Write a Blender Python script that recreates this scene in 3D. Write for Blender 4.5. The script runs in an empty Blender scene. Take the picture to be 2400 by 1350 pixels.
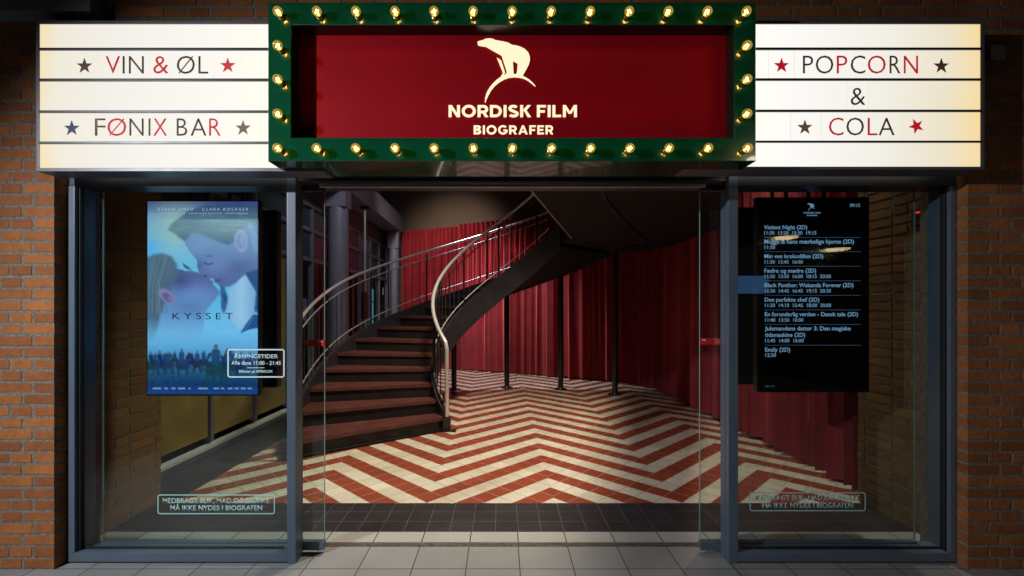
import bpy, bmesh, math, random
import numpy as np
from mathutils import Vector, Matrix
R = math.radians
random.seed(7)
S = bpy.context.scene
C = S.collection

# ------------------------------------------------------------------ camera, world, lamps, exposure
F, CX, CY, H = 1122.0, 1175.0, 727.5, 1.408          # focal length and principal point in photo pixels, eye height
cam = bpy.data.cameras.new('camera')
cam.sensor_width = 36
cam.lens = 36 * F / 2400
cam.shift_x = (1200 - CX) / 2400
cam.shift_y = (CY - 675) / 2400
cam.clip_start, cam.clip_end = 0.05, 400
co = bpy.data.objects.new('camera', cam)
co.location = (0, 0, H)
co.rotation_euler = (R(90), 0, 0)
C.objects.link(co)
S.camera = co
S.render.resolution_x, S.render.resolution_y = 1024, 576
S.view_settings.view_transform = 'Standard'
S.view_settings.look = 'None'
S.view_settings.exposure = 0.0
S.view_settings.gamma = 1.0
S.cycles.use_denoising = True
S.cycles.max_bounces = 10
S.cycles.transparent_max_bounces = 24
S.cycles.sample_clamp_indirect = 4.0
S.cycles.blur_glossy = 0.5
S.cycles.caustics_reflective = False
S.cycles.caustics_refractive = False

w = bpy.data.worlds.new('World')
S.world = w
w.use_nodes = True
nt = w.node_tree
sky = nt.nodes.new('ShaderNodeTexSky')
sky.sky_type = 'NISHITA'
sky.sun_disc = False
sky.sun_elevation = R(1.0)
sky.sun_rotation = R(200)
nt.links.new(sky.outputs[0], nt.nodes['Background'].inputs[0])
nt.nodes['Background'].inputs[1].default_value = 0.008


def lamp(name, kind, loc, target, energy, color, size, spot=None, blend=.5):
    L = bpy.data.lights.new(name, kind)
    L.energy = energy
    L.color = color
    if kind == 'AREA':
        L.shape = 'DISK'
        L.size = size
    else:
        L.shadow_soft_size = size
    if kind == 'SPOT':
        L.spot_size = R(spot)
        L.spot_blend = blend
    o = bpy.data.objects.new(name, L)
    o.location = loc
    o.rotation_euler = (Vector(target) - Vector(loc)).to_track_quat('-Z', 'Y').to_euler()
    C.objects.link(o)
    return o


lamp('arcade_spotlight', 'SPOT', (-3.3, 0.25, 2.86), (.2, 2.4, -.6), 540, (.90, .94, 1.0), .045, 108, .85)
lamp('arcade_downlight', 'SPOT', (3.3, -1.6, 3.3), (2.2, 2.6, 0.5), 22, (1.0, .80, .58), .12, 62, .9)
lamp('lobby_spotlight', 'SPOT', (-.75, 9.0, 4.4), (-.2, 10.2, 0.0), 560, (.93, .95, 1.0), .14, 84, .8)
lamp('lobby_spotlight', 'SPOT', (-1.9, 8.6, 4.45), (-1.3, 11.4, 2.4), 380, (1.0, .93, .88), .25, 72, .9)
lamp('lobby_downlight', 'SPOT', (-.1, 4.5, 4.4), (-.4, 5.1, 0), 900, (1.0, .88, .68), .26, 96, .8)
lamp('gallery_fill', 'SPOT', (1.25, 4.2, 2.37), (1.5, 4.5, 0), 34, (1.0, .93, .84), .12, 150, .8)  # added fill under the gallery, brightens the right floor and curtain
lamp('gallery_fill', 'SPOT', (1.9, 6.6, 2.37), (1.9, 6.8, 0), 6, (1.0, .90, .80), .12, 140, .8)  # second added fill, deeper under the gallery
lamp('column_fill', 'SPOT', (-1.2, 5.2, 4.4), (-2.5, 8.2, 2.0), 150, (.90, .92, 1.0), .25, 90, .9)  # added fill, lifts the dark column and glazed wall
lamp('side_fill', 'SPOT', (2.3, 4.2, 4.4), (2.7, 4.5, 0.2), 330, (1.0, .80, .64), .1, 78, .8)  # added fill for the curtain and floor on the right


# ------------------------------------------------------------------ helpers
def at(px, py, Y):
    return Vector(((px - CX) * Y / F, Y, H - (py - CY) * Y / F))


def X_(px, Y): return (px - CX) * Y / F


def Z_(py, Y): return H - (py - CY) * Y / F


class MB:
    """collects geometry for one mesh; faces remember a material slot"""
    def __init__(self): self.v, self.f, self.m = [], [], []

    def face(self, pts, mi=0):
        n = len(self.v)
        self.v += [tuple(p) for p in pts]
        self.f.append(list(range(n, n + len(pts))))
        self.m.append(mi)

    def box(self, x0, x1, y0, y1, z0, z1, b=0.0, mi=0):
        """axis box with chamfered edges"""
        n = len(self.v)
        if b <= 0:
            P = [(x, y, z) for z in (z0, z1) for y in (y0, y1) for x in (x0, x1)]
            self.v += P
            Fs = [(0, 1, 5, 4), (1, 3, 7, 5), (3, 2, 6, 7), (2, 0, 4, 6), (4, 5, 7, 6), (2, 3, 1, 0)]
            self.f += [[n + i for i in q] for q in Fs]
            self.m += [mi] * 6
            return
        bm = bmesh.new()
        bmesh.ops.create_cube(bm, size=1)
        for q in bm.verts:
            q.co = Vector(((x0 + x1) / 2 + q.co.x * (x1 - x0), (y0 + y1) / 2 + q.co.y * (y1 - y0), (z0 + z1) / 2 + q.co.z * (z1 - z0)))
        bmesh.ops.bevel(bm, geom=bm.edges[:], offset=b, segments=2, profile=.7, affect='EDGES')
        bm.verts.index_update()
        self.v += [tuple(q.co) for q in bm.verts]
        for fc in bm.faces:
            self.f.append([n + q.index for q in fc.verts])
            self.m.append(mi)
        bm.free()

    def tube(self, pts, r, n=12, mi=0, cap=True):
        pts = [Vector(p) for p in pts]
        base = len(self.v)
        up = None
        for i, p in enumerate(pts):
            d = (pts[min(i + 1, len(pts) - 1)] - pts[max(i - 1, 0)]).normalized()
            if up is None:
                up = Vector((0, 0, 1)) if abs(d.z) < .9 else Vector((1, 0, 0))
            a = d.cross(up).normalized()
            up = a.cross(d).normalized()
            for k in range(n):
                t = 2 * math.pi * k / n
                self.v.append(tuple(p + a * (r * math.cos(t)) + up * (r * math.sin(t))))
        for i in range(len(pts) - 1):
            for k in range(n):
                a0 = base + i * n + k
                a1 = base + i * n + (k + 1) % n
                self.f.append([a0, a1, a1 + n, a0 + n])
                self.m.append(mi)
        if cap:
            self.f.append([base + k for k in range(n)][::-1])
            self.f.append([base + (len(pts) - 1) * n + k for k in range(n)])
            self.m += [mi, mi]

    def lathe(self, o, axis, prof, n=20, mi=0):
        """prof: (distance along axis, radius)"""
        o = Vector(o)
        axis = Vector(axis).normalized()
        a = axis.orthogonal().normalized()
        b = axis.cross(a)
        base = len(self.v)
        for (h, r) in prof:
            for k in range(n):
                t = 2 * math.pi * k / n
                self.v.append(tuple(o + axis * h + a * (max(r, 1e-4) * math.cos(t)) + b * (max(r, 1e-4) * math.sin(t))))
        for i in range(len(prof) - 1):
            for k in range(n):
                a0 = base + i * n + k
                a1 = base + i * n + (k + 1) % n
                self.f.append([a0, a1, a1 + n, a0 + n])
                self.m.append(mi)

    def build(self, name, mats, parent=None, smooth=None):
        me = bpy.data.meshes.new(name)
        me.from_pydata(self.v, [], self.f)
        mats = mats if isinstance(mats, (list, tuple)) else [mats]
        for m in mats:
            me.materials.append(m)
        for p, mi in zip(me.polygons, self.m):
            p.material_index = mi
        bm = bmesh.new()
        bm.from_mesh(me)
        bmesh.ops.recalc_face_normals(bm, faces=bm.faces[:])
        bm.to_mesh(me)
        bm.free()
        if smooth is not None:
            for p in me.polygons:
                p.use_smooth = True
            me.set_sharp_from_angle(angle=R(smooth))
        o = bpy.data.objects.new(name, me)
        C.objects.link(o)
        if parent:
            o.parent = parent
            o.matrix_parent_inverse = Matrix.Translation(-world_loc(parent))
        return o


def world_loc(o):
    v = Vector((0, 0, 0))
    while o:
        v += o.location
        o = o.parent if False else None
    return v


def thing(name, label, cat, loc=(0, 0, 0), group=None):
    o = bpy.data.objects.new(name, None)
    o.empty_display_size = .1
    o.location = loc
    C.objects.link(o)
    o['label'], o['category'], o['kind'] = label, cat, 'thing'
    if group:
        o['group'] = group
    return o


def tag(o, label, cat, group=None):
    o['label'], o['category'], o['kind'] = label, cat, 'thing'
    if group:
        o['group'] = group
    return o


def structure(o):
    o['kind'] = 'structure'
    return o


# ------------------------------------------------------------------ materials
def new_mat(name):
    m = bpy.data.materials.new(name)
    m.use_nodes = True
    return m, m.node_tree.nodes, m.node_tree.links, m.node_tree.nodes['Principled BSDF']


def mat(name, col, rough=.5, metal=0.0, var=.12, scale=6.0, bump=0.0, bscale=60.0, coat=0.0, sheen=0.0, spec=.5, rvar=.1, stint=None):
    m, N, L, P = new_mat(name)
    tc = N.new('ShaderNodeTexCoord')
    nz = N.new('ShaderNodeTexNoise')
    nz.inputs['Scale'].default_value = scale
    nz.inputs['Detail'].default_value = 6
    L.new(tc.outputs['Object'], nz.inputs['Vector'])
    mr = N.new('ShaderNodeMapRange')
    mr.inputs[1].default_value, mr.inputs[2].default_value = .3, .7
    mr.inputs[3].default_value, mr.inputs[4].default_value = 1 - var, 1 + var
    L.new(nz.outputs['Fac'], mr.inputs[0])
    mx = N.new('ShaderNodeVectorMath')
    mx.operation = 'SCALE'
    mx.inputs[0].default_value = col
    L.new(mr.outputs[0], mx.inputs['Scale'])
    L.new(mx.outputs[0], P.inputs['Base Color'])
    rr = N.new('ShaderNodeMapRange')
    rr.inputs[3].default_value, rr.inputs[4].default_value = max(.02, rough - rvar), min(1, rough + rvar)
    L.new(nz.outputs['Fac'], rr.inputs[0])
    L.new(rr.outputs[0], P.inputs['Roughness'])
    P.inputs['Metallic'].default_value = metal
    P.inputs['Coat Weight'].default_value = coat
    P.inputs['Sheen Weight'].default_value = sheen
    if stint:
        P.inputs['Sheen Tint'].default_value = (*stint, 1)
    P.inputs['Specular IOR Level'].default_value = spec
    if bump:
        n2 = N.new('ShaderNodeTexNoise')
        n2.inputs['Scale'].default_value = bscale
        n2.inputs['Detail'].default_value = 8
        L.new(tc.outputs['Object'], n2.inputs['Vector'])
        b = N.new('ShaderNodeBump')
        b.inputs['Strength'].default_value = bump
        b.inputs['Distance'].default_value = .01
        L.new(n2.outputs['Fac'], b.inputs['Height'])
        L.new(b.outputs[0], P.inputs['Normal'])
    return m


def emit(name, col, strength):
    m, N, L, P = new_mat(name)
    P.inputs['Base Color'].default_value = (*[c * .5 for c in col], 1)
    P.inputs['Emission Color'].default_value = (*col, 1)
    P.inputs['Emission Strength'].default_value = strength
    P.inputs['Roughness'].default_value = .6
    return m


def glass_mat(name, tint, gloss_rough=.0, ior=1.5, glow=None, gs=0.0):
    m, N, L, P = new_mat(name)
    N.remove(P)
    out = N['Material Output']
    tr = N.new('ShaderNodeBsdfTransparent')
    tr.inputs[0].default_value = (*tint, 1)
    gl = N.new('ShaderNodeBsdfGlossy')
    gl.inputs['Roughness'].default_value = gloss_rough
    lw = N.new('ShaderNodeLayerWeight')
    f0 = ((ior - 1) / (ior + 1)) ** 2
    fr = math_node(N, L, 'MULTIPLY_ADD', math_node(N, L, 'POWER', lw.outputs['Facing'], 5.0), 1 - f0, f0)
    mx = N.new('ShaderNodeMixShader')
    L.new(fr, mx.inputs[0])
    L.new(tr.outputs[0], mx.inputs[1])
    L.new(gl.outputs[0], mx.inputs[2])
    res = mx.outputs[0]
    if glow:
        em = N.new('ShaderNodeEmission')
        em.inputs[0].default_value = (*glow, 1)
        em.inputs[1].default_value = gs
        ad = N.new('ShaderNodeAddShader')
        L.new(res, ad.inputs[0])
        L.new(em.outputs[0], ad.inputs[1])
        res = ad.outputs[0]
    L.new(res, out.inputs['Surface'])
    return m


def math_node(N, L, op, a, b=None, c=None):
    n = N.new('ShaderNodeMath')
    n.operation = op
    for i, q in enumerate((a, b, c)):
        if q is None:
            continue
        if isinstance(q, (int, float)):
            n.inputs[i].default_value = q
        else:
            L.new(q, n.inputs[i])
    return n.outputs[0]


def grid_dist(N, L, t, half):
    """1 within «half» of an integer value of t"""
    fr = math_node(N, L, 'FRACT', t)
    d = math_node(N, L, 'MINIMUM', fr, math_node(N, L, 'SUBTRACT', 1.0, fr))
    return math_node(N, L, 'LESS_THAN', d, half)


def tile_finish(N, L, P, colour_socket, grout, grout_col, cellA, cellB, rough, var, pos):
    wn = N.new('ShaderNodeTexWhiteNoise')
    wn.noise_dimensions = '2D'
    cv = N.new('ShaderNodeCombineXYZ')
    L.new(cellA, cv.inputs[0])
    L.new(cellB, cv.inputs[1])
    L.new(cv.outputs[0], wn.inputs['Vector'])
    nz = N.new('ShaderNodeTexNoise')
    nz.inputs['Scale'].default_value = 2.3
    nz.inputs['Detail'].default_value = 9
    nz.inputs['Roughness'].default_value = .65
    L.new(pos, nz.inputs['Vector'])
    f1 = math_node(N, L, 'MULTIPLY_ADD', wn.outputs['Value'], 2 * var, 1 - var)
    f2 = math_node(N, L, 'MULTIPLY_ADD', nz.outputs['Fac'], .45, .78)
    sc = N.new('ShaderNodeVectorMath')
    sc.operation = 'SCALE'
    L.new(colour_socket, sc.inputs[0])
    L.new(math_node(N, L, 'MULTIPLY', f1, f2), sc.inputs['Scale'])
    # scattered specks of dirt
    sp = N.new('ShaderNodeTexVoronoi')
    sp.inputs['Scale'].default_value = 9
    L.new(pos, sp.inputs['Vector'])
    speck = math_node(N, L, 'LESS_THAN', sp.outputs['Distance'], .035)
    m1 = N.new('ShaderNodeMix')
    m1.data_type = 'RGBA'
    L.new(grout, m1.inputs['Factor'])
    L.new(sc.outputs[0], m1.inputs['A'])
    if isinstance(grout_col, tuple):
        m1.inputs['B'].default_value = (*grout_col, 1)
    else:
        L.new(grout_col, m1.inputs['B'])
    m2 = N.new('ShaderNodeMix')
    m2.data_type = 'RGBA'
    L.new(math_node(N, L, 'MULTIPLY', speck, .35), m2.inputs['Factor'])
    L.new(m1.outputs['Result'], m2.inputs['A'])
    m2.inputs['B'].default_value = (.07, .06, .05, 1)
    L.new(m2.outputs['Result'], P.inputs['Base Color'])
    rg = math_node(N, L, 'ADD', math_node(N, L, 'MULTIPLY_ADD', nz.outputs['Fac'], .3, rough - .15), math_node(N, L, 'MULTIPLY', grout, .35))
    L.new(rg, P.inputs['Roughness'])
    hgt = math_node(N, L, 'ADD', math_node(N, L, 'MULTIPLY', grout, -1.0), math_node(N, L, 'MULTIPLY', wn.outputs['Value'], .25))
    b = N.new('ShaderNodeBump')
    b.inputs['Strength'].default_value = .5
    b.inputs['Distance'].default_value = .002
    L.new(hgt, b.inputs['Height'])
    L.new(b.outputs[0], P.inputs['Normal'])


def tile_mat(name, col, grout_col, x0, sx, y0, sy, rough=.45, half=.003, var=.06):
    m, N, L, P = new_mat(name)
    g = N.new('ShaderNodeNewGeometry')
    s = N.new('ShaderNodeSeparateXYZ')
    L.new(g.outputs['Position'], s.inputs[0])
    u = math_node(N, L, 'DIVIDE', math_node(N, L, 'SUBTRACT', s.outputs[0], x0), sx)
    v = math_node(N, L, 'DIVIDE', math_node(N, L, 'SUBTRACT', s.outputs[1], y0), sy)
    gr = math_node(N, L, 'MAXIMUM', grid_dist(N, L, u, half / sx), grid_dist(N, L, v, half / sy))
    rgb = N.new('ShaderNodeRGB')
    rgb.outputs[0].default_value = (*col, 1)
    tile_finish(N, L, P, rgb.outputs[0], gr, grout_col, math_node(N, L, 'FLOOR', u), math_node(N, L, 'FLOOR', v), rough, var, g.outputs['Position'])
    return m


def chevron_mat(name, white, red, X0, L_, Y0, u_):
    m, N, L, P = new_mat(name)
    g = N.new('ShaderNodeNewGeometry')
    s = N.new('ShaderNodeSeparateXYZ')
    L.new(g.outputs['Position'], s.inputs[0])
    st = u_ * math.sqrt(2)
    xr = math_node(N, L, 'SUBTRACT', s.outputs[0], X0 - 40 * L_)
    a = math_node(N, L, 'PINGPONG', xr, L_)
    arm = math_node(N, L, 'FLOOR', math_node(N, L, 'DIVIDE', xr, L_))
    y = math_node(N, L, 'SUBTRACT', s.outputs[1], Y0 - 60 * st)
    t = math_node(N, L, 'DIVIDE', math_node(N, L, 'SUBTRACT', y, a), st)
    q = math_node(N, L, 'DIVIDE', math_node(N, L, 'ADD', y, a), st)
    isw = math_node(N, L, 'GREATER_THAN', math_node(N, L, 'FRACT', math_node(N, L, 'MULTIPLY', t, .5)), .5)
    gr = math_node(N, L, 'MAXIMUM', grid_dist(N, L, t, .0024 / u_), grid_dist(N, L, q, .0026 / u_))
    mx = N.new('ShaderNodeMix')
    mx.data_type = 'RGBA'
    L.new(isw, mx.inputs['Factor'])
    mx.inputs['A'].default_value = (*red, 1)
    mx.inputs['B'].default_value = (*white, 1)
    ca = math_node(N, L, 'FLOOR', t)
    cb = math_node(N, L, 'ADD', math_node(N, L, 'FLOOR', q), math_node(N, L, 'MULTIPLY', arm, 131.0))
    mg = N.new('ShaderNodeMix')
    mg.data_type = 'RGBA'
    L.new(isw, mg.inputs['Factor'])
    mg.inputs['A'].default_value = (.40, .22, .15, 1)
    mg.inputs['B'].default_value = (.24, .20, .15, 1)
    tile_finish(N, L, P, mx.outputs['Result'], gr, mg.outputs['Result'], ca, cb, .27, .09, g.outputs['Position'])
    return m


def brick_mat(name, c1, c2):
    m, N, L, P = new_mat(name)
    g = N.new('ShaderNodeNewGeometry')
    nz = N.new('ShaderNodeTexNoise')
    nz.inputs['Scale'].default_value = 22
    nz.inputs['Detail'].default_value = 8
    nz.inputs['Roughness'].default_value = .7
    L.new(g.outputs['Position'], nz.inputs['Vector'])
    mx = N.new('ShaderNodeMix')
    mx.data_type = 'RGBA'
    mx.inputs['A'].default_value = (*c1, 1)
    mx.inputs['B'].default_value = (*c2, 1)
    L.new(g.outputs['Random Per Island'], mx.inputs['Factor'])
    sc = N.new('ShaderNodeVectorMath')
    sc.operation = 'SCALE'
    L.new(mx.outputs['Result'], sc.inputs[0])
    n3 = N.new('ShaderNodeTexNoise')
    n3.inputs['Scale'].default_value = 3.5
    n3.inputs['Detail'].default_value = 4
    L.new(g.outputs['Position'], n3.inputs['Vector'])
    grime = math_node(N, L, 'MULTIPLY_ADD', n3.outputs['Fac'], .9, .55)
    L.new(math_node(N, L, 'MULTIPLY', grime, math_node(N, L, 'MULTIPLY_ADD', nz.outputs['Fac'], 1.0, .5)), sc.inputs['Scale'])
    vo = N.new('ShaderNodeTexVoronoi')
    vo.inputs['Scale'].default_value = 24
    L.new(g.outputs['Position'], vo.inputs['Vector'])
    pit = math_node(N, L, 'LESS_THAN', vo.outputs['Distance'], .07)
    m2 = N.new('ShaderNodeMix')
    m2.data_type = 'RGBA'
    L.new(pit, m2.inputs['Factor'])
    L.new(sc.outputs[0], m2.inputs['A'])
    m2.inputs['B'].default_value = (.04, .02, .012, 1)
    L.new(m2.outputs['Result'], P.inputs['Base Color'])
    P.inputs['Roughness'].default_value = .85
    b = N.new('ShaderNodeBump')
    b.inputs['Strength'].default_value = .55
    b.inputs['Distance'].default_value = .006
    n2 = N.new('ShaderNodeTexNoise')
    n2.inputs['Scale'].default_value = 70
    n2.inputs['Detail'].default_value = 8
    L.new(g.outputs['Position'], n2.inputs['Vector'])
    L.new(math_node(N, L, 'SUBTRACT', n2.outputs['Fac'], pit), b.inputs['Height'])
    L.new(b.outputs[0], P.inputs['Normal'])
    return m


M = dict(
    joint=emit('acrylic_edge', (1.0, .84, .52), .70),  # emission stands in for panel light passing through the joints
    slab=mat('matt_black', (.012, .010, .010), .75, spec=.15),
    brick=brick_mat('orange_brick', (.36, .122, .030), (.225, .070, .020)),
    brick_in=brick_mat('yellow_brick', (.27, .13, .045), (.20, .085, .032)),
    mortar=mat('mortar', (.20, .175, .145), .95, var=.35, scale=50, bump=.8, bscale=180),
    steel=mat('blue_grey_paint', (.095, .128, .17), .38, var=.08, scale=4, spec=.5),
    steel_dark=mat('dark_and_shaded_paint', (.022, .024, .03), .4, var=.15),  # dark paint; on header and window heads it carries the marquee's shade
    rubber=mat('black_rubber', (.008, .008, .009), .7),
    alu=mat('brushed_metal', (.5, .5, .52), .5, metal=.7, var=.06),
    dirty=mat('worn_track_metal', (.10, .085, .065), .6, metal=.4, var=.5, scale=30, bump=.5, bscale=90),
    chrome=mat('polished_rail', (.86, .82, .77), .30, metal=.6, coat=.9, var=.04, rvar=.05),
    black=mat('black_lacquer', (.012, .011, .012), .32, var=.2, coat=.3),
    string=mat('stair_paint', (.030, .026, .031), .36, var=.2),
    tread=mat('tread_wood', (.105, .034, .028), .36, var=.28, scale=9, bump=.1),
    riser=mat('riser_paint', (.014, .011, .011), .45, var=.2),
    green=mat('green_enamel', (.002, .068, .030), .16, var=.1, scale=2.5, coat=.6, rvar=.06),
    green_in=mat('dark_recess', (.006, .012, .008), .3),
    redpanel=mat('red_panel', (.36, .0022, .009), .6, spec=.12, var=.14, scale=1.6),
    curtain=mat('red_velvet', (.24, .0075, .016), .8, var=.25, scale=5, sheen=.9, bump=.15, bscale=220, stint=(1, .25, .22)),
    pleat=mat('red_pleats', (.36, .012, .020), .8, var=.12, scale=5, sheen=.2, stint=(1, .25, .22)),
    plaster=mat('brown_plaster', (.15, .095, .06), .85, var=.1, scale=2, bump=.2),
    grey_wall=mat('slate_paint', (.095, .095, .12), .5, var=.1, scale=3),
    column=mat('blue_column_paint', (.16, .16, .21), .42, var=.08, scale=3),
    pane_dark=mat('dark_pane', (.05, .056, .078), .16, var=.1),
    ceil=mat('ceiling_paint', (.05, .045, .04), .8),
    yellow=mat('ochre_panel', (.30, .20, .075), .42, var=.22, scale=3),
    white_strip=mat('pale_skirting', (.62, .62, .6), .4),
    cab=mat('cabinet_paint', (.13, .12, .14), .4),
    plastic=mat('cream_plastic', (.30, .26, .21), .5),
    screenblack=mat('screen_black', (.008, .008, .009), .09, var=.1, rvar=.03),
    ink_dark=emit('dark_acrylic', (.075, .036, .022), .45),  # slight emission stands in for backlight through the letters
    ink_red=emit('red_acrylic', (.62, .012, .02), .62),  # glow of the backlight put into the red letters
    ink_brown=emit('brown_acrylic', (.13, .075, .04), .6),  # backlight through brown acrylic, put in as emission
    ink_blue=mat('slate_acrylic', (.08, .09, .14), .75, spec=.12),
    frost=mat('frosted_vinyl', (.44, .72, .70), .6, var=.05),
    frost_white=mat('white_vinyl', (.70, .86, .86), .6, var=.05),
    sticker=mat('red_sticker', (.62, .02, .02), .4),
    stickmark=mat('pale_print', (.8, .6, .55), .5),
    brass=mat('brass_socket', (.62, .45, .16), .3, metal=1),
    glass=glass_mat('window_glass', (.86, .90, .90)),
    doorglass=glass_mat('door_glass', (.88, .93, .91)),
    edge=mat('glass_edge', (.22, .36, .33), .2),
    bulbglass=glass_mat('amber_bulb_glass', (1.0, .76, .30), .04, 1.7, (1.0, .66, .14), .17),
    filament=emit('filament', (1.0, .72, .28), 50.0),
    glowcore=emit('bulb_glow', (1.0, .62, .10), 1.5),
    letterglow=emit('cream_glow', (1.0, .86, .56), .95),
    texton=emit('screen_text', (.36, .62, 1.0), .62),
    textlow=emit('screen_rule', (.25, .42, .80), .30),
    led=emit('red_led', (1.0, .03, .02), .8),
    warm=emit('warm_lamp', (1.0, .62, .22), 1.4),
    cyan=emit('cyan_lit_glass', (.10, .42, .50), .55),
    grass=emit('lit_poster_print', (.20, .10, .22), .22),
)


def panel_mat(name, xa, xb, warm_side):
    """back-lit acrylic: brighter in the middle of the cabinet, warmer where the tubes end"""
    m, N, L, P = new_mat(name)
    g = N.new('ShaderNodeNewGeometry')
    s = N.new('ShaderNodeSeparateXYZ')
    L.new(g.outputs['Position'], s.inputs[0])
    t = math_node(N, L, 'DIVIDE', math_node(N, L, 'SUBTRACT', s.outputs[0], xa), xb - xa)
    nz = N.new('ShaderNodeTexNoise')
    nz.inputs['Scale'].default_value = 1.7
    L.new(g.outputs['Position'], nz.inputs['Vector'])
    t = math_node(N, L, 'ADD', t, math_node(N, L, 'MULTIPLY_ADD', nz.outputs['Fac'], .16, -.08))
    r = N.new('ShaderNodeValToRGB')
    e = r.color_ramp.elements
    if warm_side == 'right':
        pts = [(0, (.99, .95, .86)), (.15, (.93, .91, .88)), (.6, (.83, .80, .72)), (.85, (.80, .72, .55)), (1, (.88, .67, .32))]
    else:
        pts = [(0, (.86, .72, .45)), (.07, (.82, .77, .66)), (.3, (.84, .81, .75)), (.8, (.92, .89, .83)), (1, (.99, .93, .80))]
    while len(e) < len(pts):
        e.new(.5)
    for k, (p, c) in enumerate(pts):
        e[k].position = p
        e[k].color = (*c, 1)
    L.new(t, r.inputs[0])
    L.new(r.outputs[0], P.inputs['Emission Color'])
    P.inputs['Emission Strength'].default_value = 1.06
    P.inputs['Base Color'].default_value = (.02, .02, .02, 1)
    P.inputs['Roughness'].default_value = .8
    P.inputs['Specular IOR Level'].default_value = .1
    return m


# ------------------------------------------------------------------ lettering
def curve_mesh(cu):
    o = bpy.data.objects.new('tmp', cu)
    C.objects.link(o)
    dg = bpy.context.evaluated_depsgraph_get()
    me = bpy.data.meshes.new_from_object(o.evaluated_get(dg))
    bpy.data.objects.remove(o)
    return me


FONT = bpy.data.fonts.load('<builtin>')


def text_mesh(body, weight=0.0, depth=0.002, spacing=1.0):
    cu = bpy.data.curves.new('lettering', 'FONT')
    cu.body = body
    cu.font = FONT
    cu.size = 1
    cu.offset = weight
    cu.space_character = spacing
    cu.resolution_u = 3
    me = curve_mesh(cu)
    return me


def fit(me, name, X0, X1, Zb, Zt, Y, material, parent, depth=.002, keep=True):
    """lay a flat mesh (xy) on a plane facing the street; Zt None keeps the proportions"""
    co_ = np.zeros(len(me.vertices) * 3)
    me.vertices.foreach_get('co', co_)
    co_ = co_.reshape(-1, 3)
    x0, x1 = co_[:, 0].min(), co_[:, 0].max()
    y0, y1 = co_[:, 1].min(), co_[:, 1].max()
    sx = (X1 - X0) / (x1 - x0)
    if Zt is None:
        sz, yo = sx, 0.0
    else:
        sz, yo = (Zt - Zb) / (y1 - y0), y0
    bm = bmesh.new()
    bm.from_mesh(me)
    for v in bm.verts:
        v.co = Vector((X0 + (v.co.x - x0) * sx, Y, Zb + (v.co.y - yo) * sz))
    for f in bm.faces:
        f.normal_update()
        if f.normal.y > 0:
            f.normal_flip()
    if depth:
        r = bmesh.ops.extrude_face_region(bm, geom=bm.faces[:])
        for v in [q for q in r['geom'] if isinstance(q, bmesh.types.BMVert)]:
            v.co.y += depth
    bmesh.ops.recalc_face_normals(bm, faces=bm.faces[:])
    me.materials.clear()
    me.materials.append(material)
    bm.to_mesh(me)
    bm.free()
    me.name = name
    o = bpy.data.objects.new(name, me)
    C.objects.link(o)
    if parent:
        o.parent = parent
        o.matrix_parent_inverse = Matrix.Translation(-world_loc(parent))
    return o


def text_px(body, name, x0, x1, yb, yt, Y, material, parent, weight=0.0, depth=.002, spacing=1.0):
    me = text_mesh(body, weight, spacing=spacing)
    return fit(me, name, X_(x0, Y), X_(x1, Y), Z_(yb, Y), None if yt is None else Z_(yt, Y), Y, material, parent, depth)


def poly_mesh(loops):
    cu = bpy.data.curves.new('shape', 'CURVE')
    cu.dimensions = '2D'
    cu.fill_mode = 'BOTH'
    for lp in loops:
        sp = cu.splines.new('POLY')
        sp.points.add(len(lp) - 1)
        for p, (x, y) in zip(sp.points, lp):
            p.co = (x, y, 0, 1)
        sp.use_cyclic_u = True
    return curve_mesh(cu)


def star_loop(rot=0.0):
    return [(math.cos(R(90 + rot + 36 * k)) * (1 if k % 2 == 0 else .40), math.sin(R(90 + rot + 36 * k)) * (1 if k % 2 == 0 else .40)) for k in range(10)]


def round_rect(x0, x1, y0, y1, r, n=5):
    L = []
    for cx, cy, a in ((x1 - r, y1 - r, 0), (x0 + r, y1 - r, 90), (x0 + r, y0 + r, 180), (x1 - r, y0 + r, 270)):
        for k in range(n + 1):
            L.append((cx + r * math.cos(R(a + 90 * k / n)), cy + r * math.sin(R(a + 90 * k / n))))
    return L


def border_px(name, x0, x1, y0, y1, wd, Y, material, parent):
    a = [X_(x0, Y), X_(x1, Y), Z_(y1, Y), Z_(y0, Y)]
    wd = wd * Y / F
    r = 6 * Y / F
    me = poly_mesh([round_rect(*a, r), round_rect(a[0] + wd, a[1] - wd, a[2] + wd, a[3] - wd, max(r - wd, .001))])
    return fit(me, name, a[0], a[1], a[2], a[3], Y, material, parent, .0006)


# ------------------------------------------------------------------ the ground
def sheet(name, x0, x1, y0, y1, z, m):
    b = MB()
    b.face([(x0, y0, z), (x1, y0, z), (x1, y1, z), (x0, y1, z)])
    return structure(b.build(name, m))


YT0, YT1, YW, YB = 2.853, 2.906, 3.043, 3.498
TILE = .2935
pav = tile_mat('grey_stoneware', (.245, .242, .24), (.045, .038, .03), .101, TILE, 2.608, TILE, .5, .0028, .07)
thr = tile_mat('pale_stoneware', (.36, .35, .33), (.03, .025, .02), .103, .2942, 2.0, 5.0, .5, .003, .05)
blk = tile_mat('black_stoneware', (.022, .019, .022), (.085, .08, .085), .1086, .1467, YW, (YB - YW) / 3, .42, .0018, .15)
chv = chevron_mat('chevron_tiles', (.64, .585, .47), (.27, .060, .031), -.5463, .9363, 4.358, .15)
sheet('pavement', -6, 6, -5, YT0, 0, pav)
sheet('threshold_floor', -2.6, 2.7, YT1, YW, 0, thr)
sheet('border_floor', -2.9, 3.0, YW, YB, 0, blk)
sheet('border_floor', -2.9, -2.40, YB, 12.6, 0, blk)
sheet('lobby_floor', -2.40, 3.0, YB, 12.6, 0, chv)
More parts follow.
